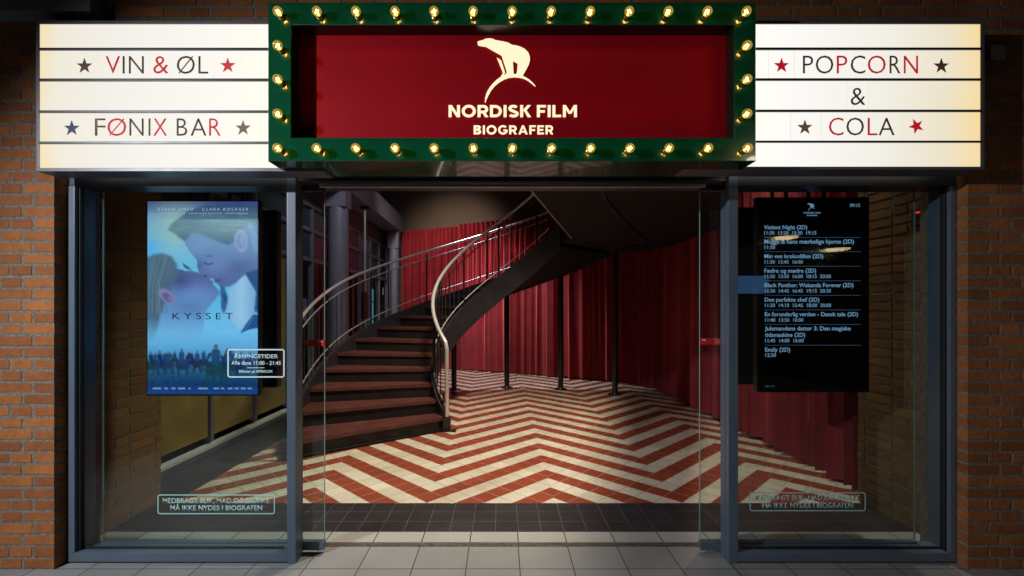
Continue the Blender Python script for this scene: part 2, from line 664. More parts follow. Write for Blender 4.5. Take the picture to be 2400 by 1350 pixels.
sheet('ceiling', -3.6, 3.2, 2.75, 13.2, 4.6, M['ceil'])

# ------------------------------------------------------------------ brickwork
COURSE = .0637


def brick_rect(b, x0, x1, z0, z1, y0, depth, corner, seed, first=0):
    """rows of bricks with joints; bricks run on the plane y = y0 facing the street, depth behind it"""
    rnd = random.Random(seed)
    J = .0145
    k = first
    z = z0
    while z < z1 - .01:
        pat = [[.165, .108, .228, .228], [.108, .108, .228, .228, .108], [.165, .228, .108, .228], [.108, .228, .228, .108]][k % 4]
        x, i = 0.0, 0
        while x < x1 - x0 - .005:
            ln = pat[i % len(pat)]
            i += 1
            e = min(x + ln, x1 - x0)
            if e - x > .02:
                a0, a1 = (x1 - e, x1 - x) if corner == 'right' else (x0 + x, x0 + e)
                dy = rnd.uniform(-.0012, .0012)
                dz = rnd.uniform(-.0012, .0012)
                j0 = 0 if (corner == 'left' and x == 0) else rnd.uniform(-.002, .002)
                j1 = 0 if (corner == 'right' and x == 0) else rnd.uniform(-.002, .002)
                b.box(a0 + j0, a1 + j1, y0 + dy, y0 + depth, z + J / 2 + dz, min(z + COURSE, z1) - J / 2 + dz, 0.0028)
            x = e + J
        z += COURSE
        k += 1


BF = 2.60
XL, XR = -2.429, 2.533
b = MB()
brick_rect(b, -3.5, XL, 0.0, 3.25, BF, .075, 'right', 1)
brick_rect(b, XR, 3.6, 0.0, 3.25, BF, .075, 'left', 2)
brick_rect(b, XL, XR, 2.232, 3.25, BF, .075, 'left', 3, 3)
facade = b.build('brick_facade', M['brick'])
tag(facade, 'orange brick wall framing the entrance, a pier on each side and a band on top', 'wall')
b = MB()
b.box(-3.6, XL - .003, BF + .0025, BF + .30, 0, 3.3)
b.box(XR + .003, 3.7, BF + .0025, BF + .30, 0, 3.3)
b.box(XL - .003, XR + .003, BF + .0025, BF + .06, 2.235, 3.3)
mo = b.build('mortar', M['mortar'], facade)

# brick side walls inside, running back from the shop front


def side_wall(name, X, facing, y0, y1, seed, label):
    b = MB()
    rnd = random.Random(seed)
    z, k = 0.0, 0
    while z < 2.9:
        y = y0
        i = 0
        while y < y1 - .01:
            ln = [[.228, .108], [.108, .228, .228]][k % 2][i % (2 + k % 2)]
            i += 1
            e = min(y + ln, y1)
            if e - y > .02:
                d = rnd.uniform(-.002, .002)
                xs = (X + d, X + facing * -.08)
                b.box(min(xs), max(xs), y, e, z + .007, z + COURSE - .007, .0025)
            y = e + .0145
        z += COURSE
        k += 1
    o = b.build(name, M['brick_in'])
    tag(o, label, 'wall')
    b = MB()
    xs = (X - facing * .003, X - facing * .22)
    b.box(min(xs), max(xs), y0, y1 - .006, 0, 2.9)
    b.build('mortar', M['mortar'], o)
    return o


side_wall('brick_side_wall', -2.50, 1, 2.86, 3.52, 11, 'dark brick return wall behind the poster window on the left')
side_wall('brick_side_wall', 2.63, -1, 2.86, 3.53, 12, 'yellowish brick return wall behind the programme window, ending at the red curtain')

# ------------------------------------------------------------------ entrance frame, windows, sliding doors
FY = 2.66
ZH = 2.10
fr = thing('entrance_frame', 'blue grey metal door frame with two posts and a header coloured dark for shade over the open doorway', 'door frame', (0, FY, 0))
for xa, xb, ya, yb in ((-1.1916, -1.143, FY, 2.75), (1.2636, 1.3158, FY, 2.70)):
    b = MB()
    b.box(xa, xb, ya, yb, .002, 2.235, .003)
    b.build('post', M['steel'], fr)
b = MB()
b.box(1.267, 1.316, 2.712, 2.768, .002, ZH, .003)
b.build('door_jamb', M['steel'], fr)
b = MB()
b.box(-1.19, -1.148, 2.752, 2.77, .002, ZH, .002)
b.build('door_jamb', M['steel_dark'], fr)
b = MB()
b.box(-1.143, 1.2636, FY + .02, 2.90, ZH + .03, 2.232, .004)
b.box(-1.143, 1.2636, FY + .012, FY + .03, ZH + .05, ZH + .075, .002)
b.build('header', M['steel_dark'], fr)  # blue grey frame paint darkened here for shade under the marquee
b = MB()
b.box(-1.03, 1.155, 2.705, 2.722, ZH + .004, ZH + .026, .004)
b.build('header_trim', M['alu'], fr)
b = MB()
b.box(-1.14, 1.266, YT0, YT0 + .018, -.01, .003, .001)
b.box(-1.14, 1.266, YT0 + .024, YT1, -.012, .001, .001)
b.build('floor_track', M['dirty'], fr)


def shop_window(xa, xb, label, left):
    t = thing('shop_window', label, 'window', ((xa + xb) / 2, FY, 0))
    b = MB()
    b.box(xa, xb, FY, 2.80, .010, .060, .004)
    b.build('sill', M['steel'], t)
    b = MB()
    b.box(xa, xb, FY + .004, 2.80, ZH, 2.228, .004)
    b.build('head', M['steel_dark'], t)  # same paint as the sill; marquee shade put into the colour
    b = MB()
    ox = (xa, xa + .034) if left else (xb - .034, xb)
    b.box(ox[0], ox[1], FY, 2.80, .060, ZH, .004)
    b.build('jamb', M['steel'], t)
    b = MB()
    ix = (ox[1] + .001, ox[1] + .012) if left else (ox[0] - .012, ox[0] - .001)
    b.box(ix[0], ix[1], 2.682, 2.712, .060, ZH, .002)
    b.box(xa + .04, xb - .04, 2.706, 2.716, .060, .072, .001)
    b.build('gasket', M['rubber'], t)
    b = MB()
    ga = (ox[1], xb) if left else (xa, ox[0])
    b.face([(ga[0], 2.694, .06), (ga[1], 2.694, .06), (ga[1], 2.694, ZH), (ga[0], 2.694, ZH)])
    b.face([(ga[0], 2.702, .06), (ga[1], 2.702, .06), (ga[1], 2.702, ZH), (ga[0], 2.702, ZH)])
    b.build('pane', M['glass'], t)
    b = MB()
    e = xa - .012 if left else xb + .001
    b.box(e if left else xb, e + .012 if left else xb + .02, FY + .02, FY + .08, .005, 2.22)
    b.build('sealant', M['rubber'] if left else M['mortar'], t)
    return t


wl = shop_window(-2.406, -1.1916, 'tall shop window left of the doorway with the film poster screen behind its glass', True)
wr = shop_window(1.3158, 2.530, 'tall shop window right of the doorway with the programme screen behind its glass', False)
GY = 2.6925
border_px('notice_border', 533, 667, 818, 885, 3, GY, M['frost_white'], wl)
text_px('ÅBNINGSTIDER', 'notice_lettering', 548, 652, 840, 827.5, GY, M['frost_white'], wl, .02, .0006)
text_px('Alle dage 11:00 - 21:45', 'notice_lettering', 542.5, 658.5, 855, None, GY, M['frost_white'], wl, .02, .0006)
text_px('Billetter på NFBIO.DK', 'notice_lettering', 560, 640, 873.5, None, GY, M['frost_white'], wl, .02, .0006)
b = MB()
b.box(X_(579, GY), X_(620, GY), GY, GY + .0006, Z_(862.6, GY), Z_(861.4, GY))
b.build('notice_rule', M['frost_white'], wl)
for t_, x0, x1, y0, y1, ax, bx, ya, yb in ((wl, 369, 644, 1159, 1205, (381.5, 631.5), (399, 615), 1179, 1196),
                                           (wr, 1757, 2029, 1154, 1198, (1770, 2016), (1787, 2000), 1172, 1190)):
    border_px('notice_border', x0, x1, y0, y1, 2.2, GY, M['frost'], t_)
    text_px('MEDBRAGT SLIK, MAD OG DRIKKE', 'notice_lettering', *ax, ya, None, GY, M['frost'], t_, .022, .0006)
    text_px('MÅ IKKE NYDES I BIOGRAFEN', 'notice_lettering', *bx, yb, None, GY, M['frost'], t_, .022, .0006)


def sliding_door(xa, xb, edge_x, label, arrow, py):
    t = thing('sliding_door', label, 'sliding door', ((xa + xb) / 2, 2.78, 0))
    b = MB()
    b.face([(xa, 2.776, .07), (xb, 2.776, .07), (xb, 2.776, ZH), (xa, 2.776, ZH)])
    b.face([(xa, 2.786, .07), (xb, 2.786, .07), (xb, 2.786, ZH), (xa, 2.786, ZH)])
    b.build('pane', M['doorglass'], t)
    for e in (xa, xb):
        b = MB()
        b.box(e - .0015, e + .0015, 2.7765, 2.7855, .072, ZH - .002)
        b.build('glass_edge', M['edge'], t)
    b = MB()
    b.box(xa, xb, 2.764, 2.80, .022, .071, .003)
    b.build('bottom_rail', M['steel'], t)
    b = MB()
    b.box(xa, xb, 2.764, 2.80, ZH - .001, ZH + .028, .003)
    b.build('top_rail', M['steel_dark'], t)
    # red arrow sticker on the glass
    Y = 2.7745
    xs = (X_(arrow[0], Y), X_(arrow[1], Y))
    b = MB()
    b.box(xs[0], xs[1], Y, Y + .0008, Z_(py + 15.5, Y), Z_(py, Y))
    st = b.build('arrow_sticker', M['sticker'], t)
    b = MB()
    dr = 1 if arrow[2] > 0 else -1
    for k in range(3):
        tipx = arrow[1] - 2 - 4 * k if dr > 0 else arrow[0] + 2 + 4 * k
        for (y0, y1) in ((py + 1, py + 7.7), (py + 14.5, py + 7.7)):
            q0, q1 = at(tipx - dr * 6, y0, Y - .0006), at(tipx, y1, Y - .0006)
            w_ = .9 * Y / F
            b.face([q0, q0 + Vector((w_, 0, 0)), q1 + Vector((w_, 0, 0)), q1])
    b.build('arrow_mark', M['stickmark'], st)
    b = MB()
    lx = arrow[0] + 4 if dr > 0 else arrow[1] - 14
    c = at(lx + 5, py + 4.5, Y - .0006)
    b.face([c + Vector((.013 * math.cos(a), 0, .004 * math.sin(a))) for a in np.linspace(0, 2 * math.pi, 12, endpoint=False)])
    b.build('oval_mark', M['stickmark'], st)
    return t


sliding_door(-2.31, -1.026, -1.026, 'glass sliding door pushed open to the left, dark red arrow sticker on it', (709, 760, -1), 796)
sliding_door(1.152, 2.40, 1.152, 'glass sliding door pushed open to the right, bright red arrow sticker on it', (1641, 1689, 1), 792.5)

# ------------------------------------------------------------------ letter boards
BY = 2.47
left_pan = panel_mat('lit_panel_left', X_(92, BY), X_(640, BY), 'left')
right_pan = panel_mat('lit_panel_right', X_(1770, BY), X_(2300, BY), 'right')
ROWS_L = [(56, 112.5), (118, 184.5), (190.5, 259), (264.5, 332), (337.5, 393)]
ROWS_R = [(56, 112), (117, 184), (189, 257.5), (262.5, 330), (334.5, 390)]


def board(label, xa, xb, x_in, ytop, ybot, rows, panel, letters, stars, joints, left):
    t = thing('letter_board', label, 'letter board', ((X_(xa, BY) + X_(xb, BY)) / 2, BY, Z_(ybot, BY)))
    x0, x1 = X_(xa, BY), X_(xb, BY)
    zt, zb = Z_(ytop, BY), Z_(ybot, BY)
    b = MB()
    b.box(x0, x1, BY, BF - .001, Z_(rows[0][0], BY) + .001, zt, .002)
    b.box(x0, x1, BY, BF - .001, zb, Z_(rows[-1][1], BY) - .001, .002)
    zi, zj = Z_(rows[-1][1], BY), Z_(rows[0][0], BY)
    if left:
        b.box(x0, X_(x_in, BY), BY, BF - .001, zi - .001, zj + .001, .002)
    else:
        b.box(X_(x_in, BY), x1, BY, BF - .001, zi - .001, zj + .001, .002)
    b.build('cabinet', M['cab'], t)
    pa, pb = (X_(x_in, BY), x1) if left else (x0, X_(x_in, BY))
    for (a, c) in rows:
        b = MB()
        b.face([(pa, BY + .004, Z_(c, BY)), (pb, BY + .004, Z_(c, BY)), (pb, BY + .004, Z_(a, BY)), (pa, BY + .004, Z_(a, BY))])
        b.build('light_panel', panel, t)
    for (r0, r1) in zip(rows[:-1], rows[1:]):
        b = MB()
        b.box(pa, pb, BY - .004, BY + .02, Z_(r1[0], BY), Z_(r0[1], BY), .0015)
        b.build('rail', M['steel_dark'], t)
    LY = BY + .0012
    for ch, xa_, xb_, yt, yb, mk in letters:
        wgt = -.011 if ch not in '&' else -.009
        text_px(ch, 'letter', xa_, xb_, yb, yt, LY, M[mk], t, wgt, .0022)
    for cx, cy, rr, mk, rot in stars:
        me = poly_mesh([star_loop(rot)])
        c = at(cx, cy, LY)
        s_ = rr * LY / F
        xs = [p[0] for p in star_loop(rot)]
        ys = [p[1] for p in star_loop(rot)]
        fit(me, 'star', c.x + min(xs) * s_, c.x + max(xs) * s_, c.z + min(ys) * s_, c.z + max(ys) * s_, LY, M[mk], t, .0022)
    for jx, row in joints:
        b = MB()
        b.box(X_(jx, LY) - .0007, X_(jx, LY) + .0007, BY + .0022, BY + .0034, Z_(rows[row][1], LY) + .002, Z_(rows[row][0], LY) - .002)
        b.build('tile_joint', M['joint'], t)
    return t


RD, DK, BR, BL = 'ink_red', 'ink_dark', 'ink_brown', 'ink_blue'
T1, B1 = 131.5, 172
T2, B2 = 277.5, 317.7
board('backlit white letter board reading VIN & ØL and FØNIX BAR, left of the green sign', 84, 760, 92, 48, 401.5, ROWS_L, left_pan,
      [('V', 247.7, 280.7, T1, B1, RD), ('I', 287.3, 291.5, T1, B1, DK), ('N', 302, 336.5, T1, B1, DK), ('&', 359, 394.3, T1, B1, RD),
       ('Ø', 414.3, 456, T1 - .5, B1 + .5, DK), ('L', 465, 487.3, T1, B1, DK),
       ('F', 222.3, 246.6, T2, B2, BR), ('Ø', 251.7, 295, T2 - .5, B2 + .5, RD), ('N', 303.3, 336, T2, B2, DK), ('I', 348, 352, T2, B2, BR),
       ('X', 359.3, 390.7, T2, B2, RD), ('B', 414, 438.3, T2, B2, DK), ('A', 446.7, 483.3, T2, B2, DK), ('R', 490, 516.7, T2, B2, RD)],
      [(197.5, 154.5, 18.8, DK, 0), (533.5, 153.5, 18.8, RD, 0), (167.7, 300.5, 18.8, BL, 0), (569.5, 300, 18.8, BR, 0)],
      [(167, 1), (229, 1), (500, 1), (567, 1), (135, 3), (201, 3), (537, 3), (604, 3)], True)
T1, B1 = 130.5, 171.7
T2, B2 = 276, 316.7
board('backlit white letter board reading POPCORN & COLA, right of the green sign', 1600, 2308, 2299, 48, 397.5, ROWS_R, right_pan,
      [('P', 1882.3, 1906, T1, B1, DK), ('O', 1912.3, 1953.3, T1 - .5, B1 + .5, DK), ('P', 1961.7, 1986, T1, B1, RD), ('C', 1994.3, 2028.3, T1 - .5, B1 + .5, DK),
       ('O', 2034.3, 2076, T1 - .5, B1 + .5, RD), ('R', 2085.7, 2110.5, T1, B1, DK), ('N', 2119, 2151.7, T1, B1, RD),
       ('&', 1994.3, 2028.3, 205.7, 246, DK),
       ('C', 1943.3, 1977.3, T2 - .5, B2 + .5, RD), ('O', 1984.3, 2025, T2 - .5, B2 + .5, DK), ('L', 2034.3, 2056.7, T2, B2, RD), ('A', 2060, 2096.7, T2, B2, DK)],
      [(1832, 153.5, 18.5, RD, 0), (2206.7, 154.5, 18.8, DK, 0), (1886.7, 298.5, 18.5, BR, 0), (2148, 295.5, 18.5, RD, 168)],
      [(1801, 1), (1862, 1), (2170, 1), (2241, 1), (1985, 2), (2036, 2), (1853, 3), (1925, 3), (2114, 3), (2181, 3)], False)

# ------------------------------------------------------------------ green marquee sign
SY = 2.33
gx0, gx1, gz0, gz1 = X_(628, SY), X_(1772, SY), Z_(377.5, SY), Z_(5, SY)
ix0, ix1, iz0, iz1 = X_(683, SY), X_(1720.5, SY), Z_(322.5, SY), Z_(58, SY)
sign = thing('marquee_sign', 'green framed cinema sign studded with lit bulbs around a red panel with white bear emblem', 'sign', ((gx0 + gx1) / 2, SY, gz0))
b = MB()
bk = BF - .002
bm_ = .003
for (a0, a1, c0, c1) in ((gx0, gx1, iz1, gz1), (gx0, gx1, gz0, iz0), (gx0, ix0, iz0, iz1), (ix1, gx1, iz0, iz1)):
    pass
# front ring, bevelled on its outer edge
o1 = [(gx0, gz0), (gx1, gz0), (gx1, gz1), (gx0, gz1)]
o2 = [(gx0 + bm_, gz0 + bm_), (gx1 - bm_, gz0 + bm_), (gx1 - bm_, gz1 - bm_), (gx0 + bm_, gz1 - bm_)]
i1 = [(ix0 - bm_, iz0 - bm_), (ix1 + bm_, iz0 - bm_), (ix1 + bm_, iz1 + bm_), (ix0 - bm_, iz1 + bm_)]
i2 = [(ix0, iz0), (ix1, iz0), (ix1, iz1), (ix0, iz1)]
for k in range(4):
    n = (k + 1) % 4
    V = lambda p, y: (p[0], y, p[1])
    b.face([V(o2[k], SY), V(o2[n], SY), V(i1[n], SY), V(i1[k], SY)], 0)
    b.face([V(o1[k], SY + bm_), V(o1[n], SY + bm_), V(o2[n], SY), V(o2[k], SY)], 0)
    b.face([V(i1[k], SY), V(i1[n], SY), V(i2[n], SY + bm_), V(i2[k], SY + bm_)], 0)
    b.face([V(o1[k], SY + bm_), V(o1[n], SY + bm_), V(o1[n], bk), V(o1[k], bk)], 0)
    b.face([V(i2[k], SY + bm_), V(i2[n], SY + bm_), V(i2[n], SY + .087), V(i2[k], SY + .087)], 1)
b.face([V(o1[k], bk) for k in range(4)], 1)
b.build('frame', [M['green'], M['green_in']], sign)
PY = SY + .085
b = MB()
b.face([(ix0 - .01, PY, iz0 - .02), (ix1 + .01, PY, iz0 - .02), (ix1 + .01, PY, iz1 + .01), (ix0 - .01, PY, iz1 + .01)])
b.build('panel', M['redpanel'], sign)

BEAR = [(513, 143), (545, 132), (585, 122), (610, 108), (650, 102), (685, 104), (703, 113), (712, 108), (722, 122), (760, 128), (830, 140), (890, 155), (935, 182),
        (985, 188), (1040, 205), (1090, 232), (1130, 270), (1150, 315), (1153, 365), (1140, 415), (1110, 475), (1075, 535), (1065, 560), (1100, 576), (1140, 600),
        (1185, 640), (1222, 682), (1215, 686), (1175, 652), (1130, 617), (1080, 592), (1020, 578), (960, 574), (900, 581), (840, 601), (780, 636), (725, 681), (680, 736),
        (645, 800), (622, 850), (613, 885), (605, 880), (608, 830), (620, 780), (640, 735), (670, 690), (705, 648), (750, 605), (800, 568), (825, 520), (750, 335),
        (803, 372), (850, 518), (826, 556), (860, 535), (873, 512), (808, 310), (700, 250), (620, 203), (575, 198), (530, 188), (515, 170), (524, 158)]
HOLE = [(945, 375), (1005, 407), (995, 520), (977, 540), (955, 535)]
EYE = [(590, 136), (600, 131), (610, 133), (600, 139)]
EAR = [(698, 130), (706, 124), (713, 130), (706, 136)]
LYS = PY - .006


def bear(x0, x1, y0, y1, Y, material, parent, depth, small=False):
    loops = [[(x, -y) for x, y in BEAR], [(x, -y) for x, y in HOLE]]
    if not small:
        loops += [[(x, -y) for x, y in EYE], [(x, -y) for x, y in EAR]]
    me = poly_mesh(loops)
    return fit(me, 'bear_emblem', X_(x0, Y), X_(x1, Y), Z_(y1, Y), Z_(y0, Y), Y, material, parent, depth)




def arc(cx, cy, rx, ry, a0, a1, n=22):
    return [(cx + rx * math.cos(R(a0 + (a1 - a0) * k / n)), cy + ry * math.sin(R(a0 + (a1 - a0) * k / n))) for k in range(n + 1)]


BW = .225          # stroke width in cap heights
h = BW / 2
GLYPH = {           # width, filled polygons, stroked paths
    'N': (.86, [[(0, 0), (BW, 0), (BW, 1), (0, 1)], [(.86 - BW, 0), (.86, 0), (.86, 1), (.86 - BW, 1)], [(0, 1), (BW * 1.1, 1), (.86, 0), (.86 - BW * 1.1, 0)]], []),
    'O': (1.06, [], [arc(.53, .5, .53 - h, .52 - h, 0, 360, 40)]),
    'R': (.80, [[(0, 0), (BW, 0), (BW, 1), (0, 1)], [(.33, .42), (.58, .42), (.82, 0), (.57, 0)]], [[(h, 1 - h), (.42, 1 - h)] + arc(.44, .655, .36 - h, .345 - h, 90, -90) + [(.42, .31 + h), (h, .31 + h)]]),
    'D': (.90, [[(0, 0), (BW, 0), (BW, 1), (0, 1)]], [[(h, 1 - h), (.38, 1 - h)] + arc(.40, .5, .5 - h, .5 - h, 90, -90) + [(.38, h), (h, h)]]),
    'I': (BW, [[(0, 0), (BW, 0), (BW, 1), (0, 1)]], []),
    'S': (.76, [], [arc(.375, .72, .33 - h * .6, .30 - h, 25, 250, 18) + arc(.385, .275, .35 - h * .6, .295 - h, 75, -155, 18)]),
    'K': (.84, [[(0, 0), (BW, 0), (BW, 1), (0, 1)], [(.55, 1), (.82, 1), (.42, .5), (.26, .5), (.16, .52)], [(.26, .58), (.44, .62), (.84, 0), (.56, 0)]], []),
    'F': (.68, [[(0, 0), (BW, 0), (BW, 1), (0, 1)], [(0, 1 - BW * .92), (.68, 1 - BW * .92), (.68, 1), (0, 1)], [(0, .37), (.60, .37), (.60, .57), (0, .57)]], []),
    'L': (.66, [[(0, 0), (BW, 0), (BW, 1), (0, 1)], [(0, 0), (.66, 0), (.66, BW * .92), (0, BW * .92)]], []),
    'M': (1.06, [[(0, 0), (BW, 0), (BW, 1), (0, 1)], [(1.06 - BW, 0), (1.06, 0), (1.06, 1), (1.06 - BW, 1)], [(0, 1), (BW, 1), (.64, .28), (.43, .28)], [(1.06, 1), (1.06 - BW, 1), (.42, .28), (.63, .28)]], []),
    'B': (.80, [[(0, 0), (BW, 0), (BW, 1), (0, 1)]], [[(h, 1 - h), (.44, 1 - h)] + arc(.46, .755, .27 - h * .8, .245 - h, 90, -90) + [(.44, .51 + h * .0), (h, .51)], [(h, .53), (.44, .53)] + arc(.47, .28, .33 - h, .28 - h, 90, -90) + [(.44, h), (h, h)]]),
    'G': (1.0, [[(.55, .36), (.98, .36), (.98, .54), (.55, .54)]], [arc(.52, .5, .52 - h, .52 - h, 42, 360 - 8, 34)]),
    'A': (1.0, [[(0, 0), (BW * 1.08, 0), (.60, 1), (.40, 1)], [(1, 0), (1 - BW * 1.08, 0), (.40, 1), (.60, 1)], [(.24, .20), (.76, .20), (.70, .37), (.30, .37)]], []),
    'E': (.70, [[(0, 0), (BW, 0), (BW, 1), (0, 1)], [(0, 1 - BW * .92), (.70, 1 - BW * .92), (.70, 1), (0, 1)], [(0, 0), (.70, 0), (.70, BW * .92), (0, BW * .92)], [(0, .40), (.63, .40), (.63, .60), (0, .60)]], []),
}


def bold_word(body, name, x0, x1, yb, yt, Y, material, parent, gap=.13, space=.42):
    """heavy geometric capitals, one mesh per word"""
    polys, x = [], 0.0
    for ch in body:
        if ch == ' ':
            x += space - gap
            continue
        wd, ps, paths = GLYPH[ch]
        for p in ps:
            polys.append([(x + a, c) for a, c in p])
        for pt in paths:
            pt = [Vector((a, c)) for a, c in pt]
            n = len(pt)
            closed = (pt[0] - pt[-1]).length < 1e-6
            L_, R_ = [], []
            for i in range(n):
                p0 = pt[i - 1] if i > 0 else (pt[n - 2] if closed else pt[0])
                p1 = pt[i + 1] if i < n - 1 else (pt[1] if closed else pt[n - 1])
                d = (p1 - p0).normalized()
                nn = Vector((-d.y, d.x)) * h
                L_.append(pt[i] + nn)
                R_.append(pt[i] - nn)
            for i in range(n - 1):
                polys.append([(x + q.x, q.y) for q in (L_[i], L_[i + 1], R_[i + 1], R_[i])] + ['same' if i else 'new'])
        x += wd + gap
    tot = x - gap
    X0, X1, Z0, Z1 = X_(x0, Y), X_(x1, Y), Z_(yb, Y), Z_(yt, Y)
    b = MB()
    lay = 0
    for p in polys:
        if p[-1] != 'same':
            lay += 1
        q = [v for v in p if not isinstance(v, str)]
        yy = Y - .00012 * (lay % 9)
        b.face([(X0 + (X1 - X0) * a / tot, yy, Z0 + (Z1 - Z0) * c) for a, c in q])
    o = b.build(name, material, parent)
    return o


k5 = 5.1917
bear(1020 + 513 / k5, 1020 + 1222 / k5, 70 + 102 / k5, 70 + 885 / k5, LYS, M['letterglow'], sign, .004)
bold_word('NORDISK FILM', 'lettering', 1020 + 163 / k5, 1020 + 1725 / k5, 70 + 1063 / k5, 70 + 915 / k5, LYS, M['letterglow'], sign)
bold_word('BIOGRAFER', 'lettering', 1020 + 468 / k5, 1020 + 1435 / k5, 70 + 1272 / k5, 70 + 1162 / k5, LYS, M['letterglow'], sign, .16)

# bulbs: one built, the rest copied with their sub-parts
BD = .042


def copy_tree(o, parent, delta):
    c = o.copy()
    C.objects.link(c)
    c.parent = parent
    return c


bc = SY - BD
spots = [(651 + (1749.5 - 651) * k / 12, 26.5) for k in range(13)] + [(650 + (1752 - 650) * k / 12, 347) for k in range(13)]
spots += [(650.5, y) for y in (106.5, 185.5, 266.5)] + [(1751, y) for y in (106.5, 185.5, 266.5)]
protos = None
for k, (px, py) in enumerate(spots):
    p = at(px, py, bc)
    if protos is None:
        b = MB()
        b.lathe((0, 0, 0), (0, -1, 0), [(0, .0), (0, .0165), (.004, .0165), (.006, .0135), (.020, .0135), (.022, .011), (.022, .0)], 16)
        sock = b.build('bulb', M['brass'], None, 40)
        sock.parent = sign
        b = MB()
        r = .0225
        prof = [(.021, .0105), (.025, .0125)] + [(BD + r * math.sin(a), r * math.cos(a)) for a in np.linspace(-.75, math.pi / 2, 10)]
        b.lathe((0, 0, 0), (0, -1, 0), prof, 20)
        gl = b.build('bulb_glass', M['bulbglass'], None, 60)
        b = MB()
        zz = [(-.007, -.036, -.009), (-.004, -.042, .008), (0, -.044, -.003), (.004, -.042, .008), (.007, -.036, -.009)]
        b.tube(zz, .0016, 6)
        b.lathe((0, 0, 0), (0, -1, 0), [(.02, .0), (.02, .003), (.030, .002), (.030, 0)], 8, 1)
        fi = b.build('bulb_filament', [M['filament'], M['glowcore']], None)
        protos = (sock, gl, fi)
        gl.parent = sock
        fi.parent = sock
        a = protos
    else:
        s2 = protos[0].copy()
        C.objects.link(s2)
        s2.parent = sign
        g2, f2 = protos[1].copy(), protos[2].copy()
        C.objects.link(g2)
        C.objects.link(f2)
        g2.parent = s2
        f2.parent = s2
        a = (s2, g2, f2)
    a[0].location = Vector((p.x, SY, p.z)) - Vector(sign.location)
    a[0].rotation_euler = (0, R(random.uniform(-25, 25) + (35 if k % 3 else -20)), 0)

# grey sign box at the upper left and a junction box on the right pier
b = MB()
b.box(-3.6, X_(211, 2.50), 2.50, BF - .001, Z_(25, 2.50), 3.3, .004)
tag(b.build('sign_box', mat('grey_sign_paint', (.16, .17, .20), .45)), 'grey metal box sign cut off by the top left corner, on the brick wall', 'sign')
jb = MB()
jb.box(X_(2322, 2.57), X_(2357, 2.57), 2.568, BF - .003, Z_(138, 2.57), Z_(104, 2.57), .006)
jbo = jb.build('junction_box', M['plastic'])
tag(jbo, 'small square cream box on the dark brick right of the popcorn board', 'junction box')
b = MB()
b.box(X_(2328, 2.57), X_(2351, 2.57), 2.5665, 2.5685, Z_(132, 2.57), Z_(110, 2.57), .0008)
b.build('lid', M['plastic'], jbo)

# ------------------------------------------------------------------ displays in the windows
DY = 2.95


def display(name, label, x0, x1, y0, y1):
    t = thing(name, label, 'screen', ((X_(x0, DY) + X_(x1, DY)) / 2, DY, Z_(y1, DY)))
    a, c, d, e = X_(x0, DY), X_(x1, DY), Z_(y1, DY), Z_(y0, DY)
    b = MB()
    b.box(a - .008, c + .008, DY + .001, DY + .045, d - .010, e + .008, .004)
    b.build('casing', M['black'], t)
    b = MB()
    b.tube([((a + c) / 2 - .12, DY + .08, e - .3), ((a + c) / 2 - .12, DY + .08, 2.9)], .012, 10)
    b.tube([((a + c) / 2 + .12, DY + .08, e - .3), ((a + c) / 2 + .12, DY + .08, 2.9)], .012, 10)
    b.box((a + c) / 2 - .16, (a + c) / 2 + .16, DY + .046, DY + .075, e - .5, e - .25, .004)
    b.build('hanging_bracket', M['steel_dark'], t)
    return t, (a, c, d, e)


poster, pb_ = display('poster_screen', 'bright blue portrait screen showing a film poster in the left window', 346, 604, 472, 924)


